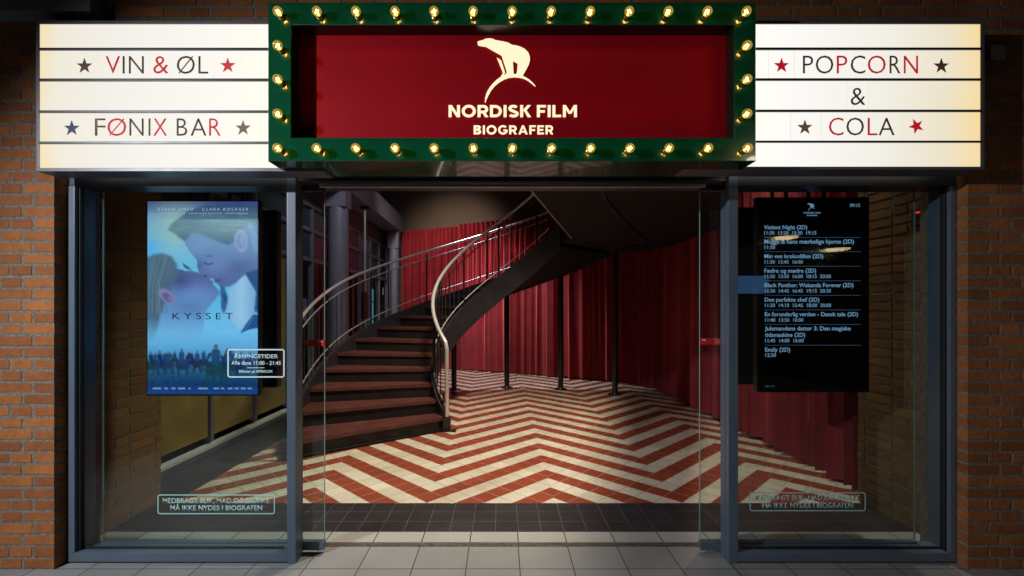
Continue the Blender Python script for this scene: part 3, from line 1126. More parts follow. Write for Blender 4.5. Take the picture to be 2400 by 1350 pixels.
def poster_pixels(W, Hh):
    yy, xx = np.mgrid[0:Hh + 1, 0:W + 1]
    u = xx / W
    v = yy / Hh

    def srgb(c): return np.array([((q / 255 + .055) / 1.055) ** 2.4 if q > 10 else q / 3295 for q in c])

    def ramp(v, stops):
        out = np.zeros(v.shape + (3,))
        ps = [p for p, _ in stops]
        cs = np.array([srgb(c) for _, c in stops])
        for k in range(3):
            out[..., k] = np.interp(v, ps, cs[:, k])
        return out

    img = ramp(v, [(0, (52, 62, 118)), (.045, (78, 98, 158)), (.075, (96, 148, 190)), (.25, (104, 172, 214)), (.5, (96, 172, 224)), (.68, (112, 180, 226)),
                   (.76, (92, 158, 212)), (.84, (52, 108, 150)), (.9, (26, 74, 108)), (.95, (16, 50, 100)), (1, (28, 62, 130))])
    gx = np.exp(-(((u - .27) / .24) ** 2 + ((v - .13) / .13) ** 2))[..., None]
    img = img * (1 - .6 * gx) + srgb((166, 184, 158)) * .6 * gx
    lx = np.exp(-((u - .02) / .09) ** 2)[..., None] * ((v > .2) & (v < .6))[..., None]
    img = img * (1 - .5 * lx) + srgb((60, 160, 230)) * .5 * lx

    def blur(m, s):
        n = max(1, int(3 * s))
        k = np.exp(-np.arange(-n, n + 1) ** 2 / (2 * s * s))
        k /= k.sum()
        for ax in (0, 1):
            pad = [(0, 0), (0, 0)]
            pad[ax] = (n, n)
            p = np.pad(m, pad, mode='edge')
            m = np.apply_along_axis(lambda r: np.convolve(r, k, 'valid'), ax, p)
        return m

    def poly(pts, s):
        m = np.zeros(u.shape, bool)
        n = len(pts)
        for i in range(n):
            (x0, y0), (x1, y1) = pts[i], pts[(i + 1) % n]
            c = ((y0 > v) != (y1 > v))
            xi = (x1 - x0) * (v - y0) / ((y1 - y0) if abs(y1 - y0) > 1e-9 else 1e-9) + x0
            m ^= c & (u < xi)
        return blur(m.astype(float), s)

    def put(pts, col, s=.9, a=1.0, fade=None):
        nonlocal img
        m = poly(pts, s) * a
        if fade is not None:
            m = m * fade
        c = col if isinstance(col, np.ndarray) else srgb(col)
        img = img * (1 - m[..., None]) + c * m[..., None]

    def ell(cx, cy, rx, ry, rot=0):
        return [(cx + rx * math.cos(t) * math.cos(rot) - ry * math.sin(t) * math.sin(rot) * .57, cy + (rx * math.cos(t) * math.sin(rot) * 1.0) + ry * math.sin(t) * math.cos(rot)) for t in np.linspace(0, 2 * math.pi, 40, endpoint=False)]
    rng0 = np.random.RandomState(9)
    # two generic heads in profile, leaning together
    def glow(cx, cy, rx, ry): return np.exp(-(((u - cx) / rx) ** 2 + ((v - cy) / ry) ** 2))
    skin = ramp(v, [(0, (104, 132, 164)), (.2, (104, 132, 178)), (.33, (96, 114, 170)), (.42, (84, 98, 156)), (.6, (104, 146, 202)), (1, (112, 172, 222))])
    sh1 = (1 - .45 * glow(.30, .40, .10, .06) - .30 * glow(.50, .385, .10, .02) - .22 * glow(.38, .56, .14, .05) + .28 * glow(.42, .47, .16, .05))[..., None]
    fadeW = np.clip((.74 - v) / .14, 0, 1)
    put([(.34, .362), (.40, .358), (.44, .367), (.50, .372), (.555, .385), (.575, .40), (.568, .408), (.60, .418), (.592, .430), (.615, .440), (.655, .468), (.648, .487), (.60, .52), (.545, .555), (.52, .60), (.51, .66), (.48, .74),
         (.05, .76), (.05, .52), (.16, .42), (.26, .345)], skin * sh1, .7, 1, fadeW)
    put([(0, .29), (.06, .272), (.13, .268), (.22, .285), (.27, .325), (.26, .40), (.215, .44), (.20, .48), (.13, .55), (.10, .64), (.04, .73), (-.05, .74), (-.05, .3)], (76, 96, 120), 1.6, .95, fadeW)
    for k in range(26):
        r_ = rng0.uniform(0, 1)
        x = .23 - .25 * r_
        put([(x, .285 + .05 * r_ * .4), (x + .008, .29), (x - .06, .40 + .1 * r_), (x - .05 - .03 * r_, .58), (x - .062 - .03 * r_, .58), (x - .07, .40 + .1 * r_)], (122, 136, 142) if k % 2 else (48, 64, 92), .7, .35, fadeW)
    put(ell(.175, .49, .078, .034, .3), (128, 120, 168), .8)
    put(ell(.18, .497, .05, .021, .3), (84, 78, 130), .9, .85)
    put(ell(.205, .503, .02, .012, .3), (128, 118, 166), .7, .8)
    put([(.315, .318), (.36, .335), (.405, .357), (.36, .352), (.33, .338)], (40, 50, 88), .7, .95)
    put([(.27, .345), (.33, .36), (.37, .372), (.32, .366)], (58, 62, 108), .8, .7)
    put([(.568, .404), (.602, .419), (.57, .416)], (74, 58, 104), .6, .8)
    sh2 = (1 - .35 * glow(.46, .33, .06, .035) - .32 * glow(.80, .34, .16, .04) - .25 * glow(.58, .41, .10, .02) + .22 * glow(.66, .335, .13, .04) + .15 * glow(.45, .24, .1, .04))[..., None]
    put([(.30, .155), (.325, .20), (.345, .225), (.375, .255), (.41, .28), (.438, .297), (.452, .315), (.448, .335), (.462, .362), (.475, .383), (.50, .392), (.535, .394), (.548, .389), (.575, .398), (.60, .402), (.612, .41),
         (.600, .417), (.628, .424), (.645, .437), (.69, .446), (.745, .442), (.80, .422), (.88, .385), (1.05, .345), (1.05, .06), (.55, .08)], skin * sh2, .7)
    hairc = ramp(v, [(0, (44, 52, 100)), (.07, (76, 98, 126)), (.15, (92, 118, 134)), (.22, (62, 88, 120))])
    put([(.18, .15), (.215, .115), (.29, .085), (.36, .05), (.52, .02), (.75, .015), (1.05, .02), (1.05, .12), (.90, .13), (.83, .16), (.80, .20), (.74, .225), (.66, .215), (.55, .185), (.46, .165), (.40, .165), (.345, .205), (.30, .195), (.25, .17)], hairc, 1.3, .94)
    for k in range(34):
        x = rng0.uniform(.2, .85)
        y = rng0.uniform(.05, .15)
        d = rng0.uniform(.08, .2)
        put([(x, y), (x + d, y - .012 + .05 * (x - .3)), (x + d, y - .008 + .05 * (x - .3)), (x, y + .005)], (150, 172, 172) if k % 2 else (58, 84, 116), .6, .28)
    put(ell(.85, .205, .062, .058, .15), (134, 146, 194), 1.0)
    put(ell(.845, .208, .040, .040, .15), (112, 120, 168), 1.3, .8)
    put(ell(.86, .20, .022, .03, .3), (140, 142, 190), .8, .8)
    put([(.90, .115), (.945, .11), (.97, .15), (1.02, .20), (1.02, .28), (.96, .25), (.935, .17)], (120, 144, 194), 1.0, .9)
    put([(.50, .283), (.56, .278), (.60, .287), (.56, .289)], (78, 88, 136), .8, .8)
    put([(.505, .312), (.55, .322), (.60, .316), (.61, .321), (.55, .331), (.51, .322)], (50, 54, 104), .6, .9)
    put([(.50, .385), (.535, .378), (.545, .388), (.51, .394)], (56, 50, 98), .7, .8)
    put([(.605, .408), (.655, .400), (.68, .405), (.64, .416)], (84, 64, 112), .7, .85)
    put([(.66, .43), (.70, .445), (.735, .50), (.73, .55), (.69, .585), (.665, .55)], (50, 90, 146), .9)
    put([(.69, .47), (.725, .51), (.72, .54), (.685, .50)], (28, 62, 118), .7, .8)
    fadeM = np.clip((.72 - v) / .1, 0, 1)
    put([(.72, .46), (.80, .43), (.90, .37), (1.05, .36), (1.05, .66), (.82, .66), (.70, .59), (.735, .5)], ramp(u, [(.7, (120, 168, 216)), (.85, (160, 188, 222)), (1, (110, 150, 200))]), 1.0, .9, fadeM)
    put([(.88, .37), (1.05, .345), (1.05, .59), (.97, .57), (.985, .47)], (36, 76, 128), .9)
    put([(.96, .585), (1.02, .59), (1.02, .655), (.92, .665), (.84, .685), (.90, .63)], (30, 74, 134), .7)
    put([(.955, .60), (.97, .60), (.90, .66), (.885, .665)], (66, 124, 180), .6, .7)
    # a row of riders
    rng = np.random.RandomState(4)
    for cx, cy, s in ((.03, .80, 1.1), (.07, .80, .8), (.11, .795, 1.1), (.15, .80, .8), (.19, .80, 1.0), (.245, .79, .7), (.31, .79, 1.25), (.40, .80, .75), (.45, .795, 1.0), (.51, .79, .95), (.62, .78, 1.95), (.72, .80, .9), (.77, .80, 1.2), (.85, .80, 1.1), (.93, .80, 1.0)):
        c = (14 + rng.randint(22), 34 + rng.randint(30), 60 + rng.randint(34))
        put(ell(cx, cy + .045 * s, .05 * s, .022 * s), c, .6, .96)
        put([(cx - .05 * s, cy + .03 * s), (cx - .07 * s, cy + .0 * s), (cx - .045 * s, cy - .005 * s), (cx - .02 * s, cy + .03 * s)] if rng.rand() > .5 else
            [(cx + .05 * s, cy + .03 * s), (cx + .08 * s, cy + .0 * s), (cx + .05 * s, cy - .008 * s), (cx + .02 * s, cy + .03 * s)], c, .6, .95)
        put([(cx - .018 * s, cy + .035 * s), (cx - .022 * s, cy + .0 * s), (cx - .012 * s, cy - .008 * s), (cx + .012 * s, cy - .008 * s), (cx + .022 * s, cy + .0 * s), (cx + .018 * s, cy + .035 * s)], (30, 62, 108), .6, .95)
        put(ell(cx, cy - .014 * s, .011 * s, .007 * s), (86, 92, 124), .5, .95)
        for dx in (-.04, -.022, .02, .042):
            j = rng.uniform(-.02, .02)
            put([(cx + dx * s, cy + .05 * s), (cx + (dx + .016) * s, cy + .05 * s), (cx + (dx + j + .01) * s, cy + .095 * s), (cx + (dx + j) * s, cy + .095 * s)], c, .5, .85)
    nz = rng.rand(*v.shape)
    nz = blur(nz, 1.4) - .5
    gm = np.clip((v - .82) / .05, 0, 1)
    img *= (1 + (nz * 1.1 * gm + nz * .25))[..., None]
    # row of small sponsor marks along the foot
    for k, (x0, x1) in enumerate(((.05, .12), (.155, .185), (.215, .255), (.28, .34), (.37, .39), (.46, .55), (.60, .645), (.665, .70), (.73, .77), (.79, .83), (.85, .89), (.91, .95))):
        put([(x0, .966), (x1, .966), (x1, .973), (x0, .973)], (150, 190, 220), .5, .6)
    return np.clip(img, 0, 1)


W_, H_ = 160, 282
pix = poster_pixels(W_, H_)
me = bpy.data.meshes.new('screen')
a, c, d, e = pb_
verts = [(a + (c - a) * i / W_, DY - .0005, e + (d - e) * j / H_) for j in range(H_ + 1) for i in range(W_ + 1)]
faces = [(j * (W_ + 1) + i, (j + 1) * (W_ + 1) + i, (j + 1) * (W_ + 1) + i + 1, j * (W_ + 1) + i + 1) for j in range(H_) for i in range(W_)]
me.from_pydata(verts, [], faces)
ca = me.color_attributes.new('picture', 'FLOAT_COLOR', 'POINT')
ca.data.foreach_set('color', np.concatenate([pix.reshape(-1, 3), np.ones(((W_ + 1) * (H_ + 1), 1))], 1).astype(np.float32).ravel())
pm, N, L, P = new_mat('poster_picture')
at_ = N.new('ShaderNodeAttribute')
at_.attribute_name = 'picture'
L.new(at_.outputs['Color'], P.inputs['Emission Color'])
P.inputs['Emission Strength'].default_value = 1.75
P.inputs['Base Color'].default_value = (.004, .004, .005, 1)
P.inputs['Roughness'].default_value = .25
me.materials.append(pm)
so = bpy.data.objects.new('screen', me)
C.objects.link(so)
so.parent = poster
so.matrix_parent_inverse = Matrix.Translation(-poster.location)
TY = DY - .0025
kk, ox, oy = 2.811, 330, 460
ptxt = emit('poster_text', (.62, .80, 1.0), .95)
ptdark = mat('poster_title_ink', (.01, .03, .08), .6)
for s_, x0, x1, yb, yt, m_ in (('ESBEN SMED', 115, 345, 94, 76, ptxt), ('CLARA ROSAGER', 405, 708, 94, 76, ptxt), ('LARS MIKKELSEN', 118, 290, 117, 108, ptxt),
                               ('ROSALINDE MYNSTER', 318, 533, 117, 108, ptxt), ('DAVID DENCIK', 557, 706, 117, 108, ptxt), ('KYSSET', 208, 607, 811, 768, ptdark)):
    text_px(s_, 'title_lettering' if s_ == 'KYSSET' else 'name_lettering', ox + x0 / kk, ox + x1 / kk, oy + yb / kk, oy + yt / kk, TY, m_, poster, -.006, .0008, 1.5)

menu, mb_ = display('programme_screen', 'black portrait screen listing film titles and showing times in the right window', 1777, 2035, 465, 916)
a, c, d, e = mb_
b = MB()
b.face([(a, DY - .0005, d), (c, DY - .0005, d), (c, DY - .0005, e), (a, DY - .0005, e)])
b.build('screen', M['screenblack'], menu)
kk, ox, oy = 2.933, 1760, 460
for s_, x0, x1, yb, wt in (('Violent Night (2D)', 90, 387, 226, .012), ('11:30  13:20  15:30  19:15', 92, 450, 263, .003),
                           ('Mugge & hans mærkelige hjerne (2D)', 92, 708, 325, .011), ('11:30', 94, 166, 363, .003),
                           ('Min ven krokodillen (2D)', 93, 497, 425, .011), ('11:30  13:45  16:00', 95, 357, 463, .003),
                           ('Fædre og mødre (2D)', 93, 448, 525, .011), ('11:30  13:50  16:00  18:15  20:00', 96, 550, 562, .003),
                           ('Black Panther: Wakanda Forever (2D)', 94, 705, 624, .011), ('11:30  14:45  16:45  19:15  20:30', 97, 550, 662, .003),
                           ('Den perfekte chef (2D)', 95, 470, 724, .011), ('11:30  14:10  15:45  18:00  20:00', 97, 551, 761, .003),
                           ('En forunderlig verden - Dansk tale (2D)', 96, 736, 824, .011), ('11:40  13:50  16:00', 98, 361, 862, .003),
                           ('Julemandens datter 3: Den magiske', 96, 686, 922, .011), ('tidsmaskine (2D)', 97, 373, 966, .011), ('11:45  14:00  16:00', 98, 363, 1004, .003),
                           ('Emily (2D)', 98, 270, 1068, .011), ('12:30', 100, 172, 1104, .006), ('09:15', 682, 750, 73, .004), ('Side 1 af 2', 98, 162, 1311, 0)):
    text_px(s_, 'programme_lettering', ox + x0 / kk, ox + x1 / kk, oy + yb / kk, None, TY, M['texton'] if s_[0] != 'S' else M['textlow'], menu, wt, .0008)
text_px('NORDISK FILM', 'programme_lettering', ox + 362 / kk, ox + 478 / kk, oy + 118 / kk, oy + 109 / kk, TY, M['texton'], menu, .02, .0008)
text_px('BIOGRAFER', 'programme_lettering', ox + 385 / kk, ox + 458 / kk, oy + 135 / kk, oy + 127 / kk, TY, M['texton'], menu, .02, .0008)
bear(ox + 388 / kk, ox + 440 / kk, oy + 47 / kk, oy + 101 / kk, TY, M['texton'], menu, .0008, True)
b = MB()
for y in (283, 381, 481, 581, 681, 781, 881, 1024):
    p0, p1 = at(ox + 93 / kk, oy + y / kk, TY), at(ox + 755 / kk, oy + y / kk, TY)
    b.box(p0.x, p1.x, TY, TY + .0008, p0.z - .0009, p0.z + .0009)
b.build('programme_rules', M['textlow'], menu)

# second screens hung back to back, turned to the lobby
for (x0, x1, z0, z1, lb) in ((pb_[0], pb_[1], pb_[2], pb_[3], 'back of a black lobby screen hanging behind the film poster screen'),
                             (mb_[0], mb_[1], mb_[2], mb_[3], 'back of a black lobby screen hanging behind the programme screen')):
    t = thing('lobby_screen', lb, 'screen', ((x0 + x1) / 2, 3.25, z0))
    b = MB()
    b.box(x0, x1, 3.20, 3.27, z0, z1, .006)
    b.build('casing', M['black'], t)
    b = MB()
    for s_ in (-.12, .12):
        b.tube([((x0 + x1) / 2 + s_, 3.185, z0 + .5), ((x0 + x1) / 2 + s_, 3.185, 2.9)], .012, 10)
    b.build('hanging_bracket', M['steel_dark'], t)

# key pad on the right brick return
kp = thing('alarm_keypad', 'black rounded alarm keypad with red light, on the brick behind the right window', 'keypad', (2.63, 2.97, 1.93))
ky0, ky1 = 2.915, 3.02
kz0, kz1 = Z_(531, 2.95), Z_(489, 2.95)
b = MB()
b.box(2.585, 2.627, ky0, ky1, kz0, kz1, .016)
b.build('housing', M['black'], kp, 50)
b = MB()
b.box(2.578, 2.586, ky0 + .018, ky1 - .018, kz0 + .02, kz1 - .03, .004)
b.build('key_plate', mat('keypad_grey', (.10, .12, .13), .5), kp)
b = MB()
b.box(2.574, 2.584, ky0 + .03, ky1 - .03, kz1 - .026, kz1 - .014, .002)
b.build('indicator', M['led'], kp)
b = MB()
b.tube([(2.62, 2.968, kz1), (2.622, 2.968, 2.2)], .004, 8)
b.build('cable', M['plastic'], kp)

# ------------------------------------------------------------------ lobby shell
BACK = [(-3.2, 12.48), (-2.5, 12.1), (-1.17, 11.4), (-.24, 10.86), (.69, 10.36), (1.36, 9.85), (2.2, 9.38), (2.58, 8.9), (2.75, 8.3), (2.78, 7.0), (2.78, 5.0), (2.77, 3.62)]
b = MB()
pts = [(-3.4, 12.75), (-2.5, 12.28), (-1.1, 11.55), (.75, 10.52), (1.45, 10.0), (2.32, 9.5), (2.76, 9.0), (2.93, 8.35), (2.95, 3.0)]
for p, q in zip(pts[:-1], pts[1:]):
    b.face([(p[0], p[1], 0), (q[0], q[1], 0), (q[0], q[1], 4.6), (p[0], p[1], 4.6)])
tag(b.build('lobby_wall', M['plaster']), 'dim brown plaster wall behind the red curtain at the back of the lobby', 'wall')


def spline(P, n):
    P = [Vector((p[0], p[1], 0)) for p in P]
    out = []
    for i in range(len(P) - 1):
        p0, p1, p2, p3 = P[max(i - 1, 0)], P[i], P[i + 1], P[min(i + 2, len(P) - 1)]
        for k in range(n):
            t = k / n
            out.append(.5 * ((2 * p1) + (p2 - p0) * t + (2 * p0 - 5 * p1 + 4 * p2 - p3) * t * t + (3 * p1 - p0 - 3 * p2 + p3) * t ** 3))
    out.append(P[-1])
    return out


def curtain(name, path, z0, z1, label, wave, amp, seed, material, regular=False):
    rnd = random.Random(seed)
    sp = spline(path, 24)
    d = [0]
    for p, q in zip(sp[:-1], sp[1:]):
        d.append(d[-1] + (q - p).length)
    tot = d[-1]
    step = .012 if not regular else .006
    n = int(tot / step)
    # fold phases with uneven widths
    ph = np.zeros(n + 1)
    am = np.ones(n + 1)
    fw = wave
    acc = 0
    for i in range(1, n + 1):
        if acc >= 1:
            acc = 0
            fw = wave * (rnd.choice((rnd.uniform(.45, .8), rnd.uniform(.8, 1.3), rnd.uniform(1.3, 2.3))) if not regular else rnd.uniform(.95, 1.05))
        ph[i] = ph[i - 1] + step / fw
        acc += step / fw
        am[i] = .95 * am[i - 1] + .05 * (rnd.uniform(-.1, 2.2) if not regular else 1)
    b = MB()
    NZ = 14
    s_arr = np.linspace(0, tot, n + 1)
    xs = np.interp(s_arr, d, [p.x for p in sp])
    ys = np.interp(s_arr, d, [p.y for p in sp])
    tx = np.gradient(xs)
    ty = np.gradient(ys)
    ln = np.hypot(tx, ty)
    nx, ny = ty / ln, -tx / ln
    wob = [rnd.uniform(-1, 1) for _ in range(n + 1)]
    wob = np.convolve(wob, np.ones(31) / 31, 'same') * 2.2
    hem = np.convolve([rnd.uniform(-1, 1) for _ in range(n + 1)], np.ones(18) / 18, 'same') * .03
    grid = []
    for j in range(NZ + 1):
        v = j / NZ
        flare = 1.15 - .35 * v
        row = []
        for i in range(n + 1):
            zb0 = z0(i / n) if callable(z0) else z0
            z = zb0 + (z1 - zb0) * v
            th = 2 * math.pi * (ph[i] + wob[i] * (1 - v) * .35)
            s0 = math.sin(th)
            f = (math.copysign(abs(s0) ** .7, s0) + .28 * math.sin(2.3 * th + i * .02)) if not regular else max(-1.0, min(1.0, 4.0 * (s0 + .25)))
            o_ = amp * am[i] * f * flare
            sw = .25 * amp * math.cos(th) * am[i]
            zz = z + (hem[i] if j == 0 else 0)
            b.v.append((xs[i] + nx[i] * o_ + tx[i] / ln[i] * sw, ys[i] + ny[i] * o_ + ty[i] / ln[i] * sw, zz))
    for j in range(NZ):
        for i in range(n):
            a0 = j * (n + 1) + i
            b.f.append([a0, a0 + 1, a0 + n + 2, a0 + n + 1])
            b.m.append(0)
    o = b.build(name, material, None, 80)
    tag(o, label, 'curtain')
    return o


curtain('velvet_curtain', BACK[7:], .03, 3.42, 'dark red velvet curtain along the right side of the lobby, behind the programme screen', .135, .055, 5, M['curtain'])
curtain('velvet_curtain', [(-.95, 11.28), (-.24, 10.86), (.69, 10.36), (1.36, 9.85), (2.2, 9.38), (2.55, 8.93)], .03, 3.42, 'crimson velvet curtain at the back under the staircase, behind the black posts', .145, .055, 6, M['curtain'])
curtain('pleated_curtain', [(-2.48, 12.08), (-1.8, 11.74), (-1.17, 11.4), (-1.0, 11.31)], .03, 3.40, 'evenly pleated red curtain in the far left corner behind the stair rail', .122, .085, 7, M['pleat'], True)
curtain('pleated_curtain', [(-.97, 11.20), (-.24, 10.78), (.69, 10.28), (1.5, 9.7)], lambda f: 1.2 + 1.55 * f, 3.42, 'evenly pleated red drape hanging high above the staircase at the back', .122, .085, 8, M['pleat'], True)

# glazed side wall on the left with beam, columns
XW = -2.9
gw = thing('glazed_wall', 'slate grey framed glass wall along the left side of the lobby, with dark upper panes', 'window wall', (XW, 8, 0))
MUL = [3.55, 4.75, 5.6, 6.45, 7.3, 8.1, 8.95, 9.8, 10.5, 11.3, 12.1]
b = MB()
for y in MUL:
    wd = .05 if y not in (8.1, 9.8) else .09
    b.box(XW - .04, XW + .035, y - wd / 2, y + wd / 2, .12, 3.0, .004)
for z in (2.17, 2.62, 2.99):
    b.box(XW - .038, XW + .031, 3.5, 12.3, z - .03, z + .03, .004)
b.build('frame', M['column'], gw)
b = MB()
b.box(XW - .06, XW + .01, 3.5, 12.4, 3.02, 4.6)
b.build('upper_wall', M['grey_wall'], gw)
for y0, y1 in zip(MUL[:-1], MUL[1:]):
    for z0, z1 in ((2.2, 2.59), (2.65, 2.96)):
        b = MB()
        b.face([(XW, y0 + .02, z0), (XW, y1 - .02, z0), (XW, y1 - .02, z1), (XW, y0 + .02, z1)])
        b.build('pane', M['pane_dark'], gw)
    b = MB()
    b.face([(XW, y0 + .02, .16), (XW, y1 - .02, .16), (XW, y1 - .02, 2.14), (XW, y0 + .02, 2.14)])
    b.build('pane', M['yellow'] if y1 < 6.5 else M['glass'], gw)
b = MB()
b.box(XW - .03, XW + .045, 3.5, 12.3, .0, .05, .003)
b.build('plinth', M['grey_wall'], gw)
b = MB()
b.box(XW - .03, XW + .05, 3.5, 12.3, .052, .085, .004)
b.build('skirting', M['white_strip'], gw)
# what shows through the low panes: a shop across the yard at night
b = MB()
b.box(-7.0, -6.9, 6, 26, 0, 4)
bd = b.build('yard_wall', M['steel_dark'])
tag(bd, 'dark building across the yard, seen through the low left panes', 'building')
b = MB()
b.face([(-4.35, 15.9, .6), (-4.35, 17.6, .6), (-4.35, 17.6, 2.15), (-4.35, 15.9, 2.15)])
b.build('shop_glow', M['cyan'])
bpy.data.objects['shop_glow'].name = 'shopfront'
sf = bpy.data.objects['shopfront']
tag(sf, 'cyan lit shopfront glimpsed through the far left panes', 'shopfront')
b = MB()
for y in (15.9, 16.3, 16.75, 17.2, 17.6):
    b.box(-4.345, -4.31, y - .025, y + .025, .6, 2.15)
for z in (.6, 1.1, 1.7, 2.15):
    b.box(-4.345, -4.312, 15.9, 17.6, z - .02, z + .02)
b.build('glazing_bars', M['steel_dark'], sf)
b = MB()
b.box(-3.9, -3.85, 8.3, 8.9, 1.98, 2.0, .004)
wt = b.build('strip_lamp', M['warm'])
tag(wt, 'small warm strip lamp shining behind the left glass wall', 'lamp')
b = MB()
b.box(-3.45, -3.43, 8.05, 8.45, 1.22, 1.62, .003)
pp = b.build('wall_poster', M['grass'])
tag(pp, 'small purple poster beyond the left glass wall', 'poster')

bm1 = MB()
bm1.box(-2.85, -2.45, 3.2, 12.2, 3.34, 3.74, .006)
tag(bm1.build('ceiling_beam', M['column']), 'slate grey beam running back along the left side above the columns', 'beam')
for (x, y, r, zt, lb) in ((-2.60, 7.64, .155, 3.04, 'large blue grey round column with a square capital, nearest on the left'),
                          (-2.60, 11.6, .125, 2.90, 'thinner blue grey round column in the far corner by the pleated curtain')):
    t = thing('round_column', lb, 'column', (x, y, 0))
    b = MB()
    b.lathe((x, y, 0), (0, 0, 1), [(0, r), (zt, r)], 40)
    b.build('shaft', M['column'], t, 60)
    b = MB()
    s_ = r * 1.02
    b.box(x - s_, x + s_, y - s_, y + s_, zt, 3.338, .006)
    b.build('capital', M['column'], t)
t = thing('steel_pole', 'thin dark pole with round top plate under the beam, beside the large column', 'pole', (-2.55, 8.95, 0))
b = MB()
b.tube([(-2.55, 8.95, 0.01), (-2.55, 8.95, 3.31)], .022, 14)
b.build('shaft', M['alu'], t, 60)
b = MB()
b.lathe((-2.55, 8.95, 3.30), (0, 0, 1), [(0, 0), (0, .09), (.03, .09), (.038, .05)], 24)
b.build('top_plate', M['black'], t, 40)
b = MB()
b.box(-2.60, -2.50, 8.86, 9.02, 1.25, 1.75, .02)
b.build('control_box', M['black'], t)
wb = MB()
wb.box(XW + .036, XW + .06, 11.52, 11.6, 1.78, 1.96, .004)
tag(wb.build('wall_switch', M['plastic']), 'small pale switch plate on the frame by the far column', 'switch')

# ------------------------------------------------------------------ helical staircase
SC = Vector((.16, 6.26, 0))
TH0, DT, RISE, NS = 218.3, 11.4, .165, 16
RI, RO = 1.07, 2.42


def hp(r, th, z): return Vector((SC.x + r * math.cos(R(th)), SC.y + r * math.sin(R(th)), z))


def RO_(th):
    return RO + (.31 * ((th - 176) / 42.3) ** 2 if th > 176 else 0)


def nose(th): return RISE * (1 + (TH0 - th) / DT)


TEND = TH0 - DT * (NS - 1)
st = thing('spiral_staircase', 'dark curved staircase with red brown treads and shiny rails sweeping up to the right', 'staircase', (SC.x, SC.y, 0))
for n in range(1, NS):
    t0, t1 = TH0 - DT * (n - 1), TH0 - DT * n
    z = RISE * n
    b = MB()
    K = 4
    ang0 = [t0 + 1.1 * (1 if True else 0) * (1 - 0) for _ in range(1)][0]
    top, bot = [], []
    # nosing edge, then back edge
    for (rr, th) in [(RI, t0 + .9), (RO_(t0), t0 + .5)] + [(RO_(t0 + (t1 - t0) * k / K), t0 + (t1 - t0) * k / K) for k in range(1, K + 1)] + [(RI, t1 + (t0 - t1) * k / K) for k in range(0, K)]:
        top.append(hp(rr, th, z))
        bot.append(hp(rr, th, z - .038))
    b.face(top)
    b.face(bot[::-1])
    for i in range(len(top)):
        j = (i + 1) % len(top)
        b.face([top[i], top[j], bot[j], bot[i]])
    s_ = b.build('step', M['tread'], st)
    b = MB()
    q = [hp(RI, t0, 0), hp(RO_(t0), t0, 0), hp(RO_(t0 - .8), t0 - .8, 0), hp(RI, t0 - 1.2, 0)]
    zl, zh = max(0.0, RISE * (n - 1) - .002), z - .039
    b.face([Vector((p.x, p.y, zl)) for p in q])
    b.face([Vector((p.x, p.y, zh)) for p in q])
    for i in range(4):
        j = (i + 1) % 4
        b.face([Vector((q[i].x, q[i].y, zl)), Vector((q[j].x, q[j].y, zl)), Vector((q[j].x, q[j].y, zh)), Vector((q[i].x, q[i].y, zh))])
    b.build('riser', M['riser'], s_)

TS = np.linspace(TH0 + 1.5, TEND, 90)
DEP = .33


def helix_band(name, r0, r1, zt, zb, mt):
    b = MB()
    rows = []
    for th in TS:
        a_, c_ = max(zt(th), .02), max(zb(th), .002)
        q0, q1 = (r0(th) if callable(r0) else r0), (r1(th) if callable(r1) else r1)
        rows.append([hp(q0, th, a_), hp(q1, th, a_), hp(q1, th, c_), hp(q0, th, c_)])
    for p, q in zip(rows[:-1], rows[1:]):
        for i in range(4):
            j = (i + 1) % 4
            b.face([p[i], p[j], q[j], q[i]])
    b.face(rows[0])
    b.face(rows[-1])
    bm = b
    o = bm.build(name, mt, st)
    m = o.data
    bq = bmesh.new()
    bq.from_mesh(m)
    bmesh.ops.remove_doubles(bq, verts=bq.verts[:], dist=1e-5)
    bmesh.ops.recalc_face_normals(bq, faces=bq.faces[:])
    bq.to_mesh(m)
    bq.free()
    for p in m.polygons:
        p.use_smooth = True
    m.set_sharp_from_angle(angle=R(35))
    return o


helix_band('inner_stringer', RI - .05, RI, lambda t: nose(t) + .07, lambda t: nose(t) - DEP, M['string'])
helix_band('outer_stringer', RO_, lambda t: RO_(t) + .05, lambda t: nose(t) + .07, lambda t: nose(t) - DEP, M['string'])
helix_band('soffit', RI, RO_, lambda t: nose(t) - DEP + .06, lambda t: nose(t) - DEP + .03, M['slab'])


def rail(name, r, zf, rad, mt, t0, t1, pre=()):
    b = MB()
    rf = r if callable(r) else (lambda t: r)
    pts = list(pre) + [hp(rf(th), th, zf(th)) for th in np.linspace(t0, t1, 80)]
    b.tube(pts, rad, 12)
    return b.build(name, mt, st, 60)


HR = .885
ri = RI - .025


def ro(t): return RO_(t) + .025


hz = lambda t: nose(t) + HR
tN = TH0 + 1.0
base = hp(ri, tN + 1.2, 0)
rail('handrail', ri, hz, .024, M['chrome'], TH0 - 1, 58, [Vector((base.x, base.y, z)) for z in (.17, .6, .95)] + [Vector((base.x, base.y, .95)).lerp(hp(ri, TH0 - 1, hz(TH0 - 1)), .5) + Vector((0, 0, .03))])
rail('handrail', ro, lambda t: hz(t) + .04, .021, M['chrome'], TH0 + 1, TEND - 1, [hp(ro(TH0 + 1.5), TH0 + 1.5, z) for z in (.1, .6, .95)])
rail('sub_rail', ri, lambda t: hz(t) - .13, .009, M['steel_dark'], TH0 - 3, 58)
rail('sub_rail', ro, lambda t: hz(t) - .09, .009, M['alu'], TH0 - 1, TEND)
rail('bottom_rail', ri, lambda t: nose(t) + .15, .009, M['alu'], TH0 - 3, 58)
rail('bottom_rail', ro, lambda t: nose(t) + .17, .009, M['alu'], TH0 - 1, TEND)
